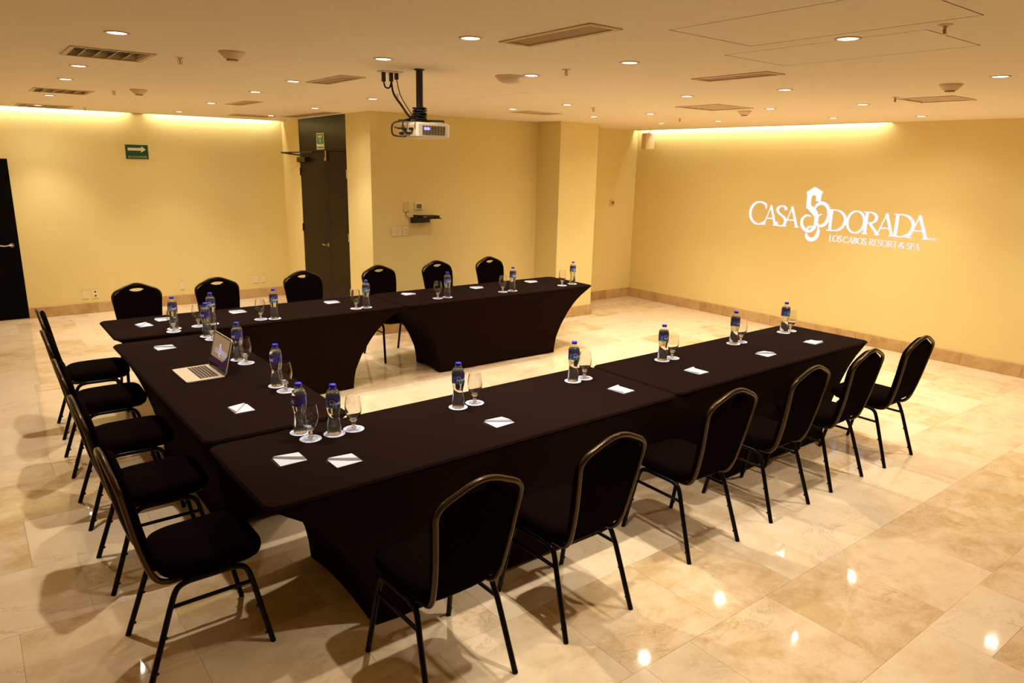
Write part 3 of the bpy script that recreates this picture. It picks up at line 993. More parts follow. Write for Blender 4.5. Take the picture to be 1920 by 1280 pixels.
for k in range(5):
    a0 = k * 1.3
    cable([(PX + 0.044 * math.cos(a0 + q * 1.1), PY + 0.044 * math.sin(a0 + q * 1.1), H - 0.235 - 0.016 * k - 0.006 * (q % 2)) for q in range(7)], 0.005)
tag(b.build('projector_cable', M['black_plastic']), 'black tangled cables running from the ceiling outlet down to the projector', 'cable')

# ------------------------------------------------------------------ things on the walls
t = thing('wall_speaker', 'small beige box speaker on a bracket in the screen wall corner', 'speaker', (RX - 0.10, 4.50, 2.40))
t.rotation_euler = (0, 0, math.radians(-25))
MB().box(-0.075, 0.075, -0.085, 0.085, 0.0, 0.245, 0.008).build('cabinet', M['speaker'], t)
MB().box(-0.079, -0.074, -0.072, 0.072, 0.015, 0.230, 0.002).build('front_grille', M['speaker'], t)
b = MB(); b.tube([(0.0, 0.0, 0.24), (0.0, -0.10, H - 2.40 + 0.01)], 0.006, 6); b.box(-0.02, 0.02, -0.012, 0.012, 0.243, 0.252); b.build('bracket', M['steel'], t)

t = thing('thermostat', 'white thermostat with grey screen above the black wall shelf', 'thermostat', (3.78, YB, 1.545))
MB().box(-0.055, 0.055, -0.022, 0.0, 0.0, 0.092, 0.005).build('body', M['white_plastic'], t)
MB().box(-0.036, 0.036, -0.0245, -0.021, 0.016, 0.072).build('screen', M['screen_grey'], t, label='grey liquid crystal screen')
t = thing('thermostat', 'small thermostat on the wall beside the pillar', 'thermostat', (7.53, YC, 1.515))
MB().box(-0.05, 0.05, -0.022, 0.0, 0.0, 0.095, 0.005).build('body', M['cream_plastic'], t)
MB().box(-0.026, 0.030, -0.0245, -0.021, 0.026, 0.072).build('screen', M['screen_grey'], t, label='dark square screen')

t = thing('wall_plate', 'yellow painted cable plate left of the thermostat', 'wall plate', (3.61, YB, 1.52))
b = MB().box(-0.042, 0.042, -0.012, 0.0, 0.0, 0.125, 0.004); b.build('plate', M['cream_plastic'], t)
b = MB()
for z in (0.02, 0.105):
    b.lathe([(0.005, -0.0135), (0.005, -0.012)], 8, c=(0.015, 0, z), axis='y')
b.build('screw', M['vent_shadow'], t)
t = thing('switch_plate', 'wide cream switch plate low left of the black shelf', 'switch', (3.46, YB, 1.225))
MB().box(-0.075, 0.075, -0.008, 0.0, 0.0, 0.115, 0.003).build('plate', M['plate'], t)
for x in (-0.042, 0.0, 0.042):
    MB().box(x - 0.016, x + 0.016, -0.013, -0.007, 0.028, 0.088).build('rocker', M['plate'], t)
t = thing('socket_plate', 'narrow cream socket plate beside the wide switch plate', 'outlet', (3.595, YB, 1.225))
MB().box(-0.04, 0.04, -0.008, 0.0, 0.0, 0.115, 0.003).build('plate', M['plate'], t)
b = MB()
for z in (0.03, 0.075):
    b.box(-0.008, -0.004, -0.0095, -0.007, z, z + 0.012); b.box(0.004, 0.008, -0.0095, -0.007, z, z + 0.012)
b.build('socket', M['vent_shadow'], t)

t = thing('wall_shelf', 'black metal wall shelf bracket below the thermostat', 'shelf', (3.82, YB, 1.405))
MB().box(-0.15, 0.15, -0.25, 0.0, 0.040, 0.050).build('shelf_board', M['black_metal'], t)
b = MB().box(-0.15, 0.10, -0.05, 0.0, -0.02, 0.040)
b.build('mounting_channel', M['black_metal'], t)
t = thing('media_box', 'flat black electronic box lying on the wall shelf', 'electronics', (3.84, YB, 1.4555))
MB().box(-0.12, 0.13, -0.21, -0.03, 0.0, 0.026, 0.004).build('case', M['black_plastic'], t)
MB().box(-0.105, -0.06, -0.2125, -0.209, 0.008, 0.016).build('front_panel', M['steel'], t)
MB().box(-0.17, -0.12, -0.14, -0.06, 0.0, 0.034, 0.004).build('power_block', M['black_plastic'], t)
b = MB().tube(smooth_path([(3.595, YB - 0.012, 1.522), (3.60, YB - 0.02, 1.48), (3.63, YB - 0.03, 1.448), (3.69, YB - 0.07, 1.455)], 6), 0.0035, 6)
tag(b.build('shelf_cable', M['black_plastic']), 'thin black cable from the wall plate to the shelf', 'cable')


def outlet(x, y, z, label, kind):
    t = thing('wall_outlet', label, 'outlet', (x, y, z), 0)
    MB().box(-0.038, 0.038, -0.007, 0.0, -0.06, 0.06, 0.003).build('plate', M['plate'], t)
    b = MB()
    if kind == 'dark':
        for zz in (-0.028, 0.028):
            b.lathe([(0.013, -0.0085), (0.013, -0.007)], 12, c=(0, 0, zz), axis='y')
        b.build('socket', M['vent_shadow'], t)
    else:
        b.box(-0.017, 0.017, -0.0095, -0.006, -0.033, 0.033)
        b.build('socket_insert', M['plate'], t)


outlet(0.41, YA, 0.265, 'blank cream outlet plate, leftmost on the far wall', 'plain')
outlet(0.535, YA, 0.265, 'cream outlet plate with dark sockets on the far wall', 'dark')
outlet(1.66, YA, 0.285, 'cream outlet plate between the first two far chairs', 'plain')
outlet(2.745, YA, 0.295, 'cream outlet plate, left one of the pair near the corner', 'plain')
outlet(2.865, YA, 0.295, 'cream outlet plate, right one of the pair near the corner', 'plain')

# ------------------------------------------------------------------ logo on the screen wall: glowing flat meshes in place of projected light
lg = thing('glowing_logo', 'glowing white hotel name and swirl emblem imitating a projection on the screen wall', 'logo_glow', (RX - 0.003, 0, 0))


def wallp(u, v):
    return (0, -u, v)


def put(ch, y0, y1, z0, z1, m=M['logo_glow']):
    """letter filling the box from wall coordinate y0 (left) to y1 (right)"""
    adv, _ = glyph(ch)
    pad = 0.04
    mb = MB()
    glyph_mesh(mb, ch, -y0 - pad * (y0 - y1) * 0, z0, (y0 - y1) / adv, z1 - z0, wallp)
    mb.build('letter', m, lg)


for ch, y0, y1, z0, z1 in (('C', 2.605, 2.330, 1.377, 1.700), ('A', 2.375, 2.155, 1.384, 1.654), ('S', 2.190, 2.005, 1.380, 1.660), ('A', 2.062, 1.832, 1.384, 1.654),
                           ('D', 1.440, 1.175, 1.379, 1.652), ('O', 1.190, 0.940, 1.372, 1.655), ('R', 0.980, 0.765, 1.376, 1.650), ('A', 0.808, 0.582, 1.376, 1.645),
                           ('D', 0.615, 0.350, 1.374, 1.648), ('A', 0.435, 0.192, 1.374, 1.645)):
    put(ch, y0, y1, z0, z1)


def small(text, y0, y1, z0, z1, dim):
    tot = sum(glyph(c)[0] for c in text)
    s = (y0 - y1) / tot
    y = y0
    for c in text:
        a = glyph(c)[0] * s
        put(c, y, y - a, z0, z1, M['logo_glow_dim'] if dim else M['logo_glow'])
        y -= a


PENK[0] = 1.3
small('LOS', 1.385, 1.216, 1.247, 1.328, False)
small('CABOS,', 1.198, 0.880, 1.246, 1.326, False)
small('RESORT', 0.868, 0.522, 1.246, 1.325, True)
small('&', 0.515, 0.434, 1.244, 1.322, True)
small('SPA', 0.420, 0.268, 1.243, 1.320, True)
small('MR', 0.177, 0.101, 1.372, 1.402, True)

PENK[0] = 1.0
em = MB()


def brush(pts, ws, sub=5):
    P = smooth_path([(-a, b, c) for (a, b), c in zip(pts, ws)], sub)
    vl, vr = [], []
    for i, p in enumerate(P):
        q0, q1 = Vector(P[max(i - 1, 0)][:2]), Vector(P[min(i + 1, len(P) - 1)][:2])
        tt = (q1 - q0).normalized()
        n = Vector((-tt.y, tt.x))
        vl.append((p[0] + n.x * p[2], p[1] + n.y * p[2]))
        vr.append((p[0] - n.x * p[2], p[1] - n.y * p[2]))
    k = len(P)
    em.add([wallp(*q) for q in vl + vr], [(i, i + k, i + k + 1, i + 1) for i in range(k - 1)])


# bell tower: roof, two piers, ledge around a dark arched opening
tw = lambda L: [wallp(-a, b) for a, b in L]
em.add(tw([(1.775, 1.850), (1.661, 1.925), (1.540, 1.862), (1.556, 1.838), (1.757, 1.828)]), [(0, 4, 3, 2, 1)])
em.add(tw([(1.757, 1.832), (1.690, 1.834), (1.690, 1.66), (1.752, 1.640)]), [(0, 3, 2, 1)])
em.add(tw([(1.632, 1.838), (1.556, 1.842), (1.562, 1.735), (1.628, 1.742)]), [(0, 3, 2, 1)])
em.add(tw([(1.692, 1.834), (1.630, 1.838), (1.634, 1.800), (1.660, 1.822), (1.688, 1.800)]), [(0, 4, 3), (0, 3, 1), (1, 3, 2)])
em.add(tw([(1.752, 1.645), (1.690, 1.690), (1.655, 1.668), (1.640, 1.630)]), [(0, 3, 2, 1)])
brush([(1.720, 1.655), (1.655, 1.625), (1.600, 1.560), (1.590, 1.470), (1.612, 1.395), (1.665, 1.352), (1.730, 1.362), (1.780, 1.420), (1.788, 1.500), (1.735, 1.552), (1.672, 1.545)],
      [0.020, 0.040, 0.032, 0.026, 0.022, 0.018, 0.020, 0.022, 0.018, 0.013, 0.008])
brush([(1.628, 1.648), (1.596, 1.700), (1.535, 1.722), (1.468, 1.690), (1.428, 1.605), (1.437, 1.510), (1.478, 1.448), (1.532, 1.430), (1.572, 1.462), (1.580, 1.522), (1.556, 1.566), (1.520, 1.580)],
      [0.010, 0.020, 0.022, 0.022, 0.024, 0.024, 0.020, 0.014, 0.012, 0.012, 0.010, 0.007])
brush([(1.716, 1.352), (1.688, 1.398), (1.648, 1.412), (1.622, 1.396), (1.645, 1.368)], [0.010, 0.014, 0.012, 0.009, 0.006])
brush([(1.712, 1.322), (1.690, 1.270), (1.650, 1.246), (1.600, 1.252), (1.560, 1.290), (1.543, 1.360), (1.556, 1.420)], [0.014, 0.024, 0.026, 0.026, 0.026, 0.022, 0.008])
em.build('emblem', M['logo_glow'], lg, label='bell tower and swirl emblem')

# ------------------------------------------------------------------ tables in stretch covers
ZT = 0.75
INS = [(0.0, 0.545), (0.10, 0.535), (0.19, 0.515), (0.325, 0.450), (0.473, 0.345), (0.571, 0.255), (0.645, 0.155), (0.69, 0.075), (0.715, 0.022), (0.735, 0.0)]


def inset(z):
    for (a, ia), (b, ib) in zip(INS, INS[1:]):
        if a <= z <= b:
            t = (z - a) / (b - a)
            return ia + (ib - ia) * t
    return 0.0


def table(loc, rz, L, W, label, zadd=0.0, k_in=(1.0, 1.0), k_side=(0.0, 0.0)):     # k_side: how far the cloth of the two long sides (+Y, -Y) is pushed in below
    t = thing('banquet_table', label, 'table', loc, rz, 'tables in black stretch covers')
    hx, hy = L / 2, W / 2
    NC = 5
    top = MB()
    zt = ZT + zadd
    R_ = [[(x, y, z) for x, y in rrect(hx - d, hy - d, max(0.055 - d, 0.01), NC)] for d, z in ((0.0, zt - 0.014), (0.001, zt - 0.007), (0.004, zt - 0.002), (0.010, zt))]
    top.loft(R_, cap0=False, cap1=False, smooth=True)
    top.add(R_[-1], [tuple(range(len(R_[-1])))])
    top.build('cover_top', M['cover'], t)
    # one skirt, cut into four sewn panels at the middle of each corner
    NV = 16
    nseg = 14
    def outline(z01):
        """points of the skirt at relative height 0 (hem) .. 1 (rim), per panel"""
        panels = []
        for side in range(4):
            row = []
            for k in range(nseg + 1):
                a = -1 + 2 * k / nseg
                longside = side in (0, 2)
                arch = (0.022 if longside else 0.05) * (1 - a * a)
                z = arch + (zt - 0.014 - arch) * z01
                zz = min(z / (zt - 0.014) * 0.735, 0.735)
                xn, xp = hx - inset(zz) * k_in[0], hx - inset(zz) * k_in[1]      # reach of the cloth toward -X and +X at this height
                r = 0.045
                dy = 0.012 * (1 - z01) + inset(zz) * k_side[0 if side == 0 else 1]
                Y = hy - dy
                bow = 0.03 * (1 - a * a) * math.sin(PI * min(1, z01 * 1.05)) if not longside else 0.008 * (1 - a * a) * math.sin(PI * z01)
                c = r * 0.293
                if longside:
                    s = 1 if side == 0 else -1
                    ux = -a * s
                    X = xp if ux > 0 else xn
                    x = ux * (X - c)
                    ex = max(0.0, abs(x) - (X - r))
                    y = Y - (r - math.sqrt(max(r * r - ex * ex, 0))) - bow
                    row.append((x, y * s, z))
                else:
                    s = 1 if side == 3 else -1
                    X = xp if s > 0 else xn
                    Yp = hy - 0.012 * (1 - z01) - inset(zz) * k_side[0] - c
                    Yn = hy - 0.012 * (1 - z01) - inset(zz) * k_side[1] - c
                    u_ = a * s
                    y = (Yp if u_ > 0 else Yn) * u_
                    ey = max(0.0, abs(y) - ((Yp if u_ > 0 else Yn) + c - r))
                    x = X - (r - math.sqrt(max(r * r - ey * ey, 0))) - bow
                    row.append((x * s, y, z))
            panels.append(row)
        return panels
    rows = [outline(v / NV) for v in range(NV + 1)]
    for side, nm in enumerate(('side_panel', 'end_panel', 'side_panel', 'end_panel')):
        m = MB()
        m.loft([rw[side] for rw in rows], cap0=False, cap1=False, smooth=True, closed=False)
        m.build(nm, M['cover'], t)
    pp = MB()
    pp.tube([(x, y, zt - 0.012) for x, y in rrect(hx + 0.001, hy + 0.001, 0.055, NC)] + [(hx + 0.001, hy - 0.055, zt - 0.012)], 0.0035, 6)
    pp.build('piping', M['cover'], t)
    for sx in (-1, 1):
        for sy in (-1, 1):
            f = MB()
            yl = hy - 0.07 - 0.545 * k_side[0 if sy > 0 else 1]
            f.lathe([(0.024, 0.0), (0.026, 0.006), (0.026, 0.028), (0.020, 0.034)], 12, c=(sx * (hx - 0.60 * k_in[0 if sx < 0 else 1]), sy * yl, 0))
            f.tube([(sx * (hx - 0.60 * k_in[0 if sx < 0 else 1]), sy * yl, 0.03), (sx * (hx - 0.60 * k_in[0 if sx < 0 else 1]), sy * yl, zt - 0.04)], 0.016, 8)
            f.build('leg', M['black_metal'], t)
    return t


rd = math.radians
table((1.288, -0.350, 0), rd(0.8), 2.578, 0.815, 'black covered table at the near end of the front row, closest to the camera', 0, (0.86, 0.90))
table((3.838, -0.318, 0), rd(0.8), 2.490, 0.775, 'black covered table at the far end of the front row, toward the screen wall')
table((1.269, 3.012, 0), rd(0.0), 2.526, 0.775, 'black covered table at the left of the row nearest the double door', 0, (0.9, 1.0), (0.44, 0.0))
table((3.801, 3.005, 0), rd(-0.3), 2.51, 0.785, 'black covered table in front of the niche wall, right of its row', 0, (0.71, 1.0), (0.44, 0.0))
table((0.367, 1.285, 0), rd(90.9), 2.38, 0.775, 'black covered table between the two rows, with the laptop on it', 0, (0.86, 0.86), (0.30, 0.0))


# ------------------------------------------------------------------ banquet chairs
def make_chair():
    t = thing('banquet_chair', '', 'chair', (0, 0, 0), 0, 'black banquet chairs around the tables')
    # back line in side view: height -> how far behind the centre
    def back_u(z):
        T = [(0.42, -0.165), (0.48, -0.198), (0.54, -0.216), (0.66, -0.243), (0.99, -0.297)]
        for (a, ua), (b, ub) in zip(T, T[1:]):
            if z <= b:
                return ua + (ub - ua) * (max(z, a) - a) / (b - a)
        return T[-1][1]
    # seat: rounded plan, domed top
    def plan(sc, du=0.0, k=1.0):
        out = []
        n = 40
        for i in range(n):
            a = 2 * PI * i / n
            c, s = math.cos(a), math.sin(a)
            ex = 0.52 if s < 0 else 0.36           # the rear corners are rounder than the front ones
            x = 0.205 * math.copysign(abs(c) ** ex, c) * (1.0 if s > 0 else 0.985)
            y = 0.215 * math.copysign(abs(s) ** ex, s)
            out.append((x * sc, y * sc + 0.045 + du))
        return out
    s = MB()
    s.loft([[(x, y, z) for x, y in plan(sc)] for sc, z in ((0.90, 0.428), (0.955, 0.433), (0.985, 0.447), (1.0, 0.463), (0.995, 0.478), (0.965, 0.491), (0.90, 0.500), (0.72, 0.507), (0.40, 0.511), (0.1, 0.512))], smooth=True)
    s.build('seat', M['seat'], t)
    b = MB(); b.prism([(x, y) for x, y in plan(0.88)], 0.418, 0.430); b.build('seat_base', M['black_plastic'], t)
    # upholstered back with the lens shaped hand hole
    half = [(0.0, 0.960), (0.035, 0.958), (0.070, 0.946), (0.115, 0.928), (0.158, 0.902), (0.180, 0.880), (0.190, 0.850), (0.188, 0.78), (0.180, 0.70), (0.170, 0.60), (0.162, 0.52), (0.150, 0.490), (0.08, 0.482), (0.0, 0.480)]
    hole_h = [(0.0, 0.950), (0.030, 0.948), (0.054, 0.940), (0.068, 0.932), (0.054, 0.925), (0.030, 0.915), (0.0, 0.911)]
    outer = half + [(-x, z) for x, z in reversed(half[1:-1])]
    hole = hole_h + [(-x, z) for x, z in reversed(hole_h[1:-1])]
    import bmesh
    def back_face(off, shrink, cutz=None):
        bm = bmesh.new()
        def loop(poly, sh):
            cxm, czm = 0.0, sum(z for _, z in poly) / len(poly)
            vs = []
            for x, z in poly:
                d = Vector((x, z - czm))
                l = d.length
                d = d * ((l - sh) / l)
                zz = d.y + czm
                vs.append(bm.verts.new((d.x, back_u(zz) + off, zz)))
            return vs, [bm.edges.new((vs[i], vs[(i + 1) % len(vs)])) for i in range(len(vs))]
        vo, eo = loop(outer, shrink)
        vh, eh = loop(hole, -shrink * 0.4)
        bmesh.ops.triangle_fill(bm, use_beauty=True, use_dissolve=False, edges=eo + eh)
        bm.verts.index_update()
        V = [tuple(v.co) for v in bm.verts]
        F = [tuple(v.index for v in f.verts) for f in bm.faces]
        no, nh = len(vo), len(vh)
        bm.free()
        return V, F, no, nh
    layers = [back_face(0.038, 0.004), back_face(0.031, -0.009), back_face(0.017, -0.011), back_face(0.010, 0.002), back_face(-0.008, 0.006)]
    bk = MB()
    bk.add(layers[0][0], layers[0][1], False)
    bk.add(layers[-1][0], layers[-1][1], False)
    for (Va, _, no, nh), (Vb, _, _, _) in zip(layers, layers[1:]):
        bk.loft([Va[:no], Vb[:no]], False, False, True)
        bk.loft([Va[no:no + nh], Vb[no:no + nh]], False, False, True)
    bk.build('backrest', M['seat'], t)
    # tube frame round the back, its feet curling forward under the seat
    side = [(-0.150, -0.02, 0.420), (-0.152, -0.09, 0.416), (-0.156, -0.150, 0.424), (-0.161, -0.188, 0.460), (-0.166, -0.214, 0.535), (-0.176, -0.241, 0.650), (-0.190, -0.264, 0.780), (-0.199, -0.278, 0.860),
            (-0.191, -0.286, 0.895), (-0.166, -0.291, 0.920), (-0.120, -0.296, 0.942), (-0.072, -0.300, 0.963), (-0.030, -0.303, 0.975), (0, -0.304, 0.978)]
    path = side + [(-x, y, z) for x, y, z in reversed(side[:-1])]
    MB().tube(smooth_path(path, 4), 0.0125, 10, ry=0.0125).build('back_frame', M['bronze'], t, label='dark bronze tube frame')
    # under-frame: two inverted U sides
    for sx in (-1, 1):
        xr, xf = sx * 0.188, sx * 0.216
        rear = [(xf, -0.255, 0.0), (sx * 0.196, -0.150, 0.310), (xr, -0.122, 0.378), (xr, -0.098, 0.404), (xr, -0.060, 0.414)]
        front = [(xf, 0.255, 0.0), (sx * 0.196, 0.192, 0.310), (xr, 0.176, 0.372), (xr, 0.152, 0.402), (xr, 0.110, 0.413)]
        for pts, s2 in ((rear, -1), (front, 1)):
            lg_ = MB().tube([pts[0]] + smooth_path(pts[1:], 4), 0.0125, 10).build('leg', M['leg'], t)
            for q in (0.17, 0.63):
                bm_ = MB()
                p = Vector(pts[1]) * q + Vector(pts[0]) * (1 - q)
                bm_.lathe([(0.007, -0.004), (0.006, 0.005), (0.003, 0.008)] if s2 < 0 else [(0.007, 0.004), (0.006, -0.005), (0.003, -0.008)], 8, c=(p.x, p.y + (0.0125 if s2 < 0 else -0.0125), p.z), axis='y')
                bm_.build('bumper', M['rubber'], lg_)
        MB().tube([(xr, -0.062, 0.414), (xr, 0.112, 0.413)], 0.0125, 10).build('seat_rail', M['leg'], t)
        MB().tube([(sx * 0.195, -0.146, 0.322), (sx * 0.195, 0.189, 0.322)], 0.009, 8).build('stretcher', M['leg'], t)
    for y in (-0.075, 0.125):
        MB().tube([(-0.188, y, 0.414), (0.188, y, 0.414)], 0.009, 8).build('cross_bar', M['leg'], t)
    return t


chair = make_chair()
first = True


def place_chair(x, y, rz, label):
    global first
    if first:
        chair.location = (x, y, 0)
        chair.rotation_euler = (0, 0, rz)
        chair['label'] = label
        first = False
    else:
        dup(chair, (x, y, 0), rz, label)


front_chairs = [(0.595, -1.135, 1.5), (1.337, -1.108, 0.8), (2.345, -1.012, -1.0), (3.130, -1.00, 0.5), (3.85, -0.99, 1.0), (4.575, -1.01, 0.0)]
for k, (x, y, a) in enumerate(front_chairs):
    place_chair(x, y, rd(a), 'black banquet chair, %s from the camera along the front table row, back to us' % ORD[k])
left_chairs = [(-0.200, -0.360, -89.0), (-0.205, 0.448, -89.5), (-0.198, 1.232, -90), (-0.183, 2.085, -90.5), (-0.148, 2.90, -91)]
for k, (x, y, a) in enumerate(left_chairs):
    place_chair(x, y, rd(a), 'black banquet chair, %s from the camera in the left column, seen from its side' % ORD[k])
far_chairs = [(0.375, 3.52, 178), (1.10, 3.53, 180), (1.975, 3.54, 180), (2.855, 3.525, 180), (3.65, 3.56, 181), (4.42, 3.56, 180)]
for k, (x, y, a) in enumerate(far_chairs):
    place_chair(x, y, rd(a), 'black banquet chair, %s from the left behind the far table row, hand hole showing' % ORD[k])

# ------------------------------------------------------------------ table settings
G_BOT, G_GLS, G_CST, G_PKT = 'water bottles on the tables', 'goblets on the tables', 'paper coasters under bottles and goblets', 'wrapped napkin packets on the tables'
LIFT = ZT + 0.0005


def coaster_mesh():
    m = MB()
    rings = []
    n = 60
    for rr, z in ((0.0, 0.0008), (0.040, 0.0008), (0.0545, 0.0008), (0.0545, 0.0), (0.0, 0.0)):
        rings.append([((rr + (0.0012 * math.cos(20 * 2 * PI * k / n) if rr > 0.05 else 0)) * math.cos(2 * PI * k / n), (rr + (0.0012 * math.cos(20 * 2 * PI * k / n) if rr > 0.05 else 0)) * math.sin(2 * PI * k / n), z) for k in range(n)])
    return m.loft(rings, False, False)


cst_me = coaster_mesh().mesh('coaster', M['coaster'])
cst_first = [True]


def coaster(x, y, label):
    o = bpy.data.objects.new('coaster', cst_me)
    COL.objects.link(o)
    o.location = (x, y, LIFT)
    o.rotation_euler = (0, 0, random.random() * 6)
    tag(o, label, 'coaster', G_CST)


def make_bottle():
    t = thing('water_bottle', '', 'bottle', (0, 0, 0), 0, G_BOT)
    prof = [(0.0, 0.004), (0.020, 0.004), (0.030, 0.0005), (0.0345, 0.004), (0.036, 0.012), (0.0358, 0.028), (0.0352, 0.045), (0.0335, 0.060), (0.0305, 0.078), (0.0288, 0.092), (0.0286, 0.102), (0.0300, 0.114),
            (0.0335, 0.130), (0.0360, 0.142), (0.0365, 0.150), (0.0365, 0.203), (0.0360, 0.212), (0.0335, 0.223), (0.0275, 0.233), (0.0195, 0.241), (0.0150, 0.2445), (0.0140, 0.2475)]
    # inside surface, filled to the shoulder
    wp = [(max(r - 0.0008, 0.0), z + (0.0008 if z < 0.01 else 0)) for r, z in prof if z <= 0.224]
    wp += [(wp[-1][0] - 0.0006, wp[-1][1] + 0.0008), (wp[-1][0] - 0.0016, wp[-1][1] + 0.0010), (0.0, wp[-1][1] + 0.0010)]
    MB().lathe(prof[:1] + prof[1:], 40, cap0=False, cap1=False).build('plastic_body', M['pet'], t)
    MB().lathe(wp, 40, cap0=False, cap1=False).build('water', M['water'], t)
    MB().lathe([(0.0142, 0.2475), (0.0185, 0.2480), (0.0185, 0.2500), (0.0142, 0.2505)], 24, cap0=False, cap1=False).build('neck_ring', M['pet'], t)
    c = MB()
    n = 36
    rings = []
    for r, z in ((0.0150, 0.2505), (0.0170, 0.2506), (0.0172, 0.2640), (0.0160, 0.2665), (0.0, 0.2668)):
        rings.append([((r + (0.0005 if k % 2 and 0.251 < z < 0.265 else 0)) * math.cos(2 * PI * k / n), (r + (0.0005 if k % 2 and 0.251 < z < 0.265 else 0)) * math.sin(2 * PI * k / n), z) for k in range(n)])
    c.loft(rings, True, False, True)
    c.build('cap', M['cap_blue'], t, label='blue screw cap')
    # wrap label, its upper edge dipping where the bottle shows through
    lab = MB()
    rl = 0.0369
    n = 48
    def edge(a):
        d = (a + PI) % (2 * PI) - PI
        return 0.206 - (0.016 * max(0.0, math.cos(d * 1.5 + 1.9)) ** 1 if abs(d) < 2.0 else 0.0)
    rows = []
    for v in range(4):
        rows.append([(rl * math.cos(2 * PI * k / n), rl * math.sin(2 * PI * k / n), 0.149 + (edge(2 * PI * k / n) - 0.149) * v / 3) for k in range(n)])
    lab.loft(rows, False, False, True)
    lb = lab.build('label', M['label_blue'], t, label='blue wrap label')
    def cyl(u, v):
        a = u / rl
        return ((rl + 0.0003) * math.cos(a), (rl + 0.0003) * math.sin(a), v)
    # word mark of small letters
    word = MB()
    def stroke(pts, w):
        vs, fs = pen(pts, w=w)
        word.add([cyl(a, b) for a, b in vs], fs)
    x, zb, h, lw = -0.026, 0.163, 0.013, 0.0026
    stroke([(x, zb + h * 0.5), (x + 0.009, zb + h * 0.5)] + arc(x + 0.0048, zb + h * 0.5, 0.0048, h * 0.5, 0, 310, 14), lw)              # e
    stroke(arc(x + 0.0125, zb + h * 0.5, 0.0009, 0.0009, 0, 360, 6), 0.0018)                                                             # raised dot
    x2 = x + 0.0155
    stroke([(x2, zb - 0.006), (x2, zb + h)], lw); stroke(arc(x2 + 0.0048, zb + h * 0.5, 0.0048, h * 0.5, 180, -170, 16), lw)              # p
    x3 = x2 + 0.0130
    stroke([(x3, zb + h), (x3, zb + 0.005)] + arc(x3 + 0.0042, zb + 0.0048, 0.0042, 0.0048, 180, 360, 8) + [(x3 + 0.0084, zb + h)], lw)   # u
    x4 = x3 + 0.0120
    stroke([(x4, zb), (x4, zb + h)], lw); stroke(arc(x4 + 0.004, zb + h * 0.62, 0.004, h * 0.36, 180, 60, 8), lw)                         # r
    x5 = x4 + 0.0085
    stroke(arc(x5 + 0.0045, zb + h * 0.5, 0.0045, h * 0.5, 20, 380, 16), lw); stroke([(x5 + 0.009, zb + h), (x5 + 0.009, zb)], lw)        # a
    word.build('word_mark', M['label_ink'], lb, label='white small letter word mark')
    sw = MB()
    for i, (m0, z0, z1) in enumerate(((0, 0.178, 0.194),)):
        P = [(-0.030 + 0.004 * k, 0.181 + 0.010 * math.sin(k * 0.42)) for k in range(16)]
        vs, fs = pen(P, w=0.0020)
        sw.add([cyl(a, b) for a, b in vs], fs)
    sw.build('swoosh', M['label_ink'], lb, label='white wave line')
    tl = MB()
    tl.add([cyl(-0.055 + 0.006 * k, 0.1495) for k in range(12)] + [cyl(-0.055 + 0.006 * k, 0.1585 + 0.003 * math.sin(k * 0.7)) for k in range(12)], [(k, k + 1, k + 13, k + 12) for k in range(11)])
    tl.build('teal_wave', M['label_teal'], lb, label='teal wave along the lower edge')
    pk = MB()
    vs, fs = pen([(0.030, 0.178), (0.040, 0.186), (0.052, 0.184)], w=0.005)
    pk.add([cyl(a, b) for a, b in vs], fs)
    pk.build('pink_stroke', M['label_pink'], lb, label='pink brush stroke')
    gp = MB()
    gp.add([cyl(-0.048 + 0.004 * k, z) for z in (0.163, 0.190) for k in range(4)], [(k, k + 1, k + 5, k + 4) for k in range(3)])
    gp.build('text_panel', M['label_grey'], lb, label='lilac panel of small print')
    return t


def make_goblet():
    t = thing('goblet', '', 'glass', (0, 0, 0), 0, G_GLS)
    MB().lathe([(0.0, 0.0), (0.036, 0.0), (0.0370, 0.0012), (0.036, 0.0025), (0.026, 0.0052), (0.014, 0.0090)], 44, cap0=False, cap1=False).build('foot', M['foot_glass'], t)
    MB().lathe([(0.0, 0.0088), (0.0138, 0.0090), (0.0085, 0.0135), (0.0075, 0.019), (0.0085, 0.0255), (0.0115, 0.029), (0.0118, 0.032), (0.0095, 0.0355), (0.0103, 0.0396), (0.0, 0.0396)], 24, cap0=False, cap1=False).build('stem', M['glass'], t)
    outer = [(0.0, 0.0400), (0.0098, 0.0400), (0.0104, 0.0401), (0.0112, 0.0406),
             (0.019, 0.049), (0.0285, 0.060), (0.0360, 0.074), (0.0412, 0.092), (0.0432, 0.112), (0.0422, 0.135), (0.0388, 0.157), (0.0350, 0.1760), (0.0345, 0.1790), (0.03445, 0.1795), (0.0340, 0.1797)]
    inner = [(0.03345, 0.1795), (0.0334, 0.1790), (0.0339, 0.1760), (0.0374, 0.157), (0.0408, 0.135), (0.0418, 0.112), (0.0398, 0.092), (0.0345, 0.0750), (0.0265, 0.0630), (0.0150, 0.0555), (0.0, 0.0525)]
    MB().lathe(outer + inner, 44, cap0=False, cap1=False).build('bowl', M['glass'], t)
    return t


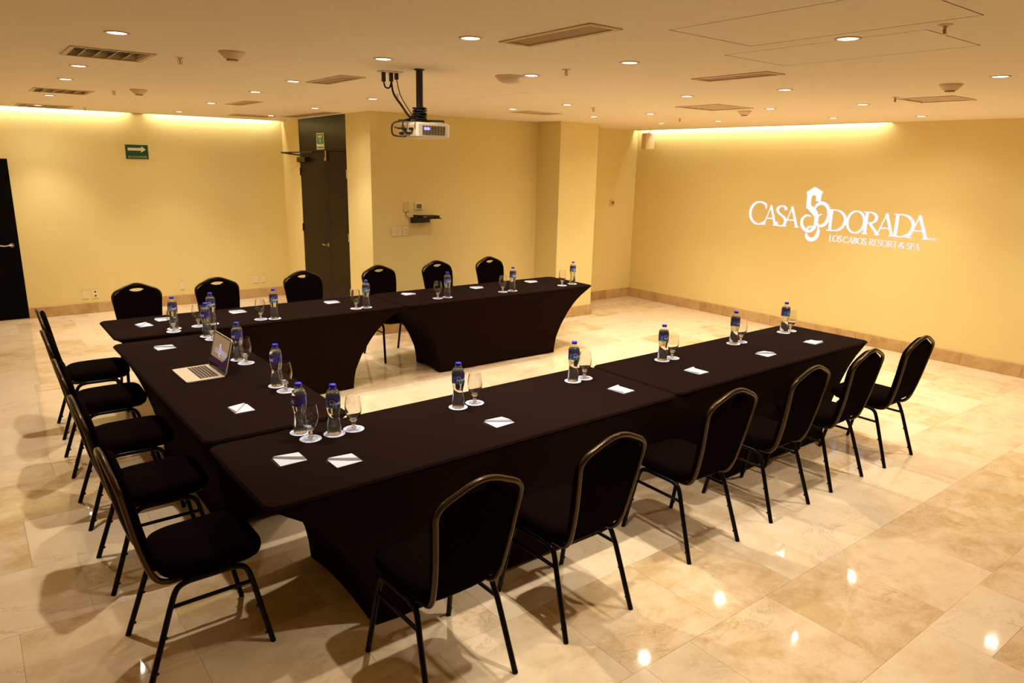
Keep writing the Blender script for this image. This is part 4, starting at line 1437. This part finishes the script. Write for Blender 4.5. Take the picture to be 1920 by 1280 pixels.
def make_packet():
    t = thing('napkin_packet', '', 'napkin', (0, 0, 0), 0, G_PKT)
    b = MB()
    b.loft([[(x, y, z) for x, y in rrect(hx, hy, 0.002, 1)] for hx, hy, z in ((0.073, 0.056, 0.0), (0.073, 0.056, 0.0006))])
    b.build('clear_wrapper', M['wrapper'], t, label='clear wrapper')
    p = MB()
    # folded paper: base leaf with a raised triangular flap
    p.add([(-0.064, -0.054, 0.0008), (0.064, -0.054, 0.0008), (0.066, 0.052, 0.0008), (-0.062, 0.052, 0.0008),
           (-0.064, -0.054, 0.0035), (0.064, -0.054, 0.0030), (0.066, 0.052, 0.0035), (-0.062, 0.052, 0.0050)],
          [(4, 5, 6, 7), (0, 1, 5, 4), (1, 2, 6, 5), (2, 3, 7, 6), (3, 0, 4, 7), (0, 3, 2, 1)])
    p.build('paper', M['paper'], t)
    f = MB()
    f.add([(-0.062, 0.050, 0.0055), (0.063, -0.046, 0.0038), (0.064, 0.050, 0.0042), (-0.058, 0.048, 0.0150), (0.052, -0.036, 0.0170), (0.064, 0.050, 0.0060)],
          [(0, 1, 4, 3), (3, 4, 5), (1, 2, 5, 4), (2, 0, 3, 5), (0, 2, 1)])
    f.build('flap', M['paper'], t, label='folded triangular flap')
    return t


bottle, goblet, packet = make_bottle(), make_goblet(), make_packet()
protos = {'b': [bottle, True], 'g': [goblet, True], 'p': [packet, True]}


def put_thing(key, x, y, z, rz, label):
    o, fresh = protos[key]
    if fresh:
        o.location = (x, y, z)
        o.rotation_euler = (0, 0, rz)
        o['label'] = label
        protos[key][1] = False
    else:
        dup(o, (x, y, z), rz, label)


ZC = LIFT + 0.0011


def setting(where, bx, by, gx, gy, ba):
    coaster(bx, by, 'coaster under the water bottle at the %s' % where)
    coaster(gx, gy, 'coaster under the goblet at the %s' % where)
    put_thing('b', bx, by, ZC, ba, 'blue-capped water bottle at the %s' % where)
    put_thing('g', gx, gy, ZC, random.random(), 'empty stemmed goblet at the %s' % where)


# the word mark sits on the bottle's +X side; ba turns it; -90 degrees would face the front row chairs
front_set = [(0.569, -0.153, 0.680, -0.146, -100), (1.324, -0.163, 1.446, -0.154, -97), (2.229, -0.150, 2.338, -0.143, -95), (3.128, -0.129, 3.240, -0.128, -90), (4.015, -0.110, 4.118, -0.105, -88), (4.742, -0.104, 4.855, -0.098, -85)]
for k, (a, b_, c, d, ang) in enumerate(front_set):
    setting('%s place from the camera in the front row' % ORD[k], a, b_, c, d, rd(ang))
left_set = [(0.436, -0.035, 0.443, -0.150, 155), (0.614, 0.803, 0.621, 0.675, 170), (0.605, 1.539, 0.619, 1.424, 175), (0.615, 2.366, 0.620, 2.246, 180), (0.463, 2.774, 0.436, 2.672, -105)]
for k, (a, b_, c, d, ang) in enumerate(left_set):
    setting('%s place from the camera in the left column' % ORD[k], a, b_, c, d, rd(ang))
far_set = [(0.768, 2.797, 0.651, 2.771, -100), (1.281, 2.731, 1.170, 2.764, -98), (2.190, 2.771, 2.080, 2.768, -95), (3.150, 2.825, 3.030, 2.822, -95), (3.984, 2.784, 3.848, 2.784, -92), (4.899, 2.800, 4.712, 2.774, -90)]
for k, (a, b_, c, d, ang) in enumerate(far_set):
    setting('%s place from the left in the far row' % ORD[k], a, b_, c, d, rd(ang))
pk_front = [(0.463, -0.505, 3), (1.366, -0.503, 5), (2.349, -0.468, 95), (3.098, -0.465, 92), (3.934, -0.460, 4), (4.618, -0.454, 182)]
for k, (x, y, a) in enumerate(pk_front):
    put_thing('p', x, y, LIFT, rd(a), 'white wrapped napkin packet, %s from the camera along the front row' % ORD[k])
pk_left = [(0.260, -0.346, 1), (0.296, 0.487, 92), (0.257, 2.149, 5), (0.285, 3.027, 98)]
for k, (x, y, a) in enumerate(pk_left):
    where = ('left end of the front table, nearest the camera', 'head table in front of the laptop', 'head table behind the laptop', 'left corner of the far table, nearer the laptop')[k]
    put_thing('p', x, y, LIFT, rd(a), 'white wrapped napkin packet at the %s' % where)
pk_far = [(0.471, 3.178, 8), (1.093, 3.174, 8), (2.007, 3.163, 2), (2.880, 3.178, 184), (3.746, 3.145, 5), (4.557, 3.163, 3)]
for k, (x, y, a) in enumerate(pk_far):
    put_thing('p', x, y, LIFT, rd(a), 'white wrapped napkin packet, %s from the left in the far row' % ORD[k])

# ------------------------------------------------------------------ laptop
lt = thing('laptop', 'open silver laptop with black keys on the head table', 'laptop', (0.279, 1.317, LIFT), rd(-88.5))
# local frame: +Y away from the typist (hinge side), +X to the typist's right
b = MB()
b.loft([[(x, y, z) for x, y in rrect(hx, hy, 0.012, 4)] for hx, hy, z in ((0.168, 0.113, 0.0), (0.172, 0.117, 0.003), (0.173, 0.118, 0.010), (0.172, 0.117, 0.012))])
b.build('base', M['alu'], lt)
b = MB()
for r in range(6):
    n = 14 if r else 14
    ypos = 0.085 - r * 0.0195
    x = -0.148
    for k in range(n):
        wk = 0.0175
        if r == 5 and k in (5, 6, 7, 8):
            wk = 0.0195
        b.box(x, x + wk, ypos - 0.0155, ypos, 0.012, 0.0134)
        x += 0.0212
kb = b.build('keys', M['keys'], lt)
kb['kind'] = 'stuff'
MB().box(-0.055, 0.055, -0.105, -0.038, 0.0118, 0.0124).build('trackpad', M['alu'], lt)
MB().lathe([(0.007, -0.15), (0.007, 0.15)], 12, c=(0, 0.116, 0.011), axis='x').build('hinge', M['bezel'], lt)
OPEN = rd(14)                 # lean of the lid past upright


def lid(x, v, o):
    """point on the lid: v up the lid from the hinge, o toward the typist"""
    return (x, 0.118 + v * math.sin(OPEN) - o * math.cos(OPEN), 0.012 + v * math.cos(OPEN) + o * math.sin(OPEN))


def lid_plate(poly, o0, o1):
    return MB().loft([[lid(x, v, o0) for x, v in poly], [lid(x, v, o1) for x, v in poly]])


lp = lid_plate([(x, v + 0.119) for x, v in rrect(0.173, 0.116, 0.012, 4)], -0.005, 0.001).build('lid', M['alu'], lt)
lid_plate([(x, v + 0.119) for x, v in rrect(0.170, 0.113, 0.010, 4)], 0.001, 0.0016).build('bezel', M['bezel'], lp, label='black glass bezel')
lid_plate([(x, v + 0.126) for x, v in rrect(0.155, 0.097, 0.001, 1)], 0.0016, 0.0019).build('screen', M['screen_tan'], lp, label='lit tan screen picture')
lid_plate([(-0.155, 0.029), (0.155, 0.029), (0.155, 0.125), (0.085, 0.070), (-0.155, 0.070)], 0.0019, 0.0021).build('screen_shade', M['screen_plum'], lp, label='dark plum lower part of the screen picture')
tx = MB()
pl = lambda u, v: lid(u, v, 0.0024)
x = -0.095
for ch in 'CASA':
    x += glyph_mesh(tx, ch, x, 0.105, 0.025, 0.034, pl)
x = 0.024
for ch in 'DORADA':
    x += glyph_mesh(tx, ch, x, 0.105, 0.024, 0.034, pl)
x = 0.024
for ch in 'LOS CABOS, RESORT & SPA':
    x += glyph_mesh(tx, ch, x, 0.090, 0.0075, 0.010, pl)
s_ = 0.034 / 0.27
tx.add([pl((-(vv[1]) + 1.61) * -s_ * -1 * 1.0 + 0.000, (vv[2] - 1.384) * s_ + 0.105) for vv in [(0, -(-p[1]), p[2]) for p in em.v]], [tuple(reversed(f)) for f in em.f])
tx.build('screen_lettering', M['screen_text'], lp, label='lit lilac logo lettering')
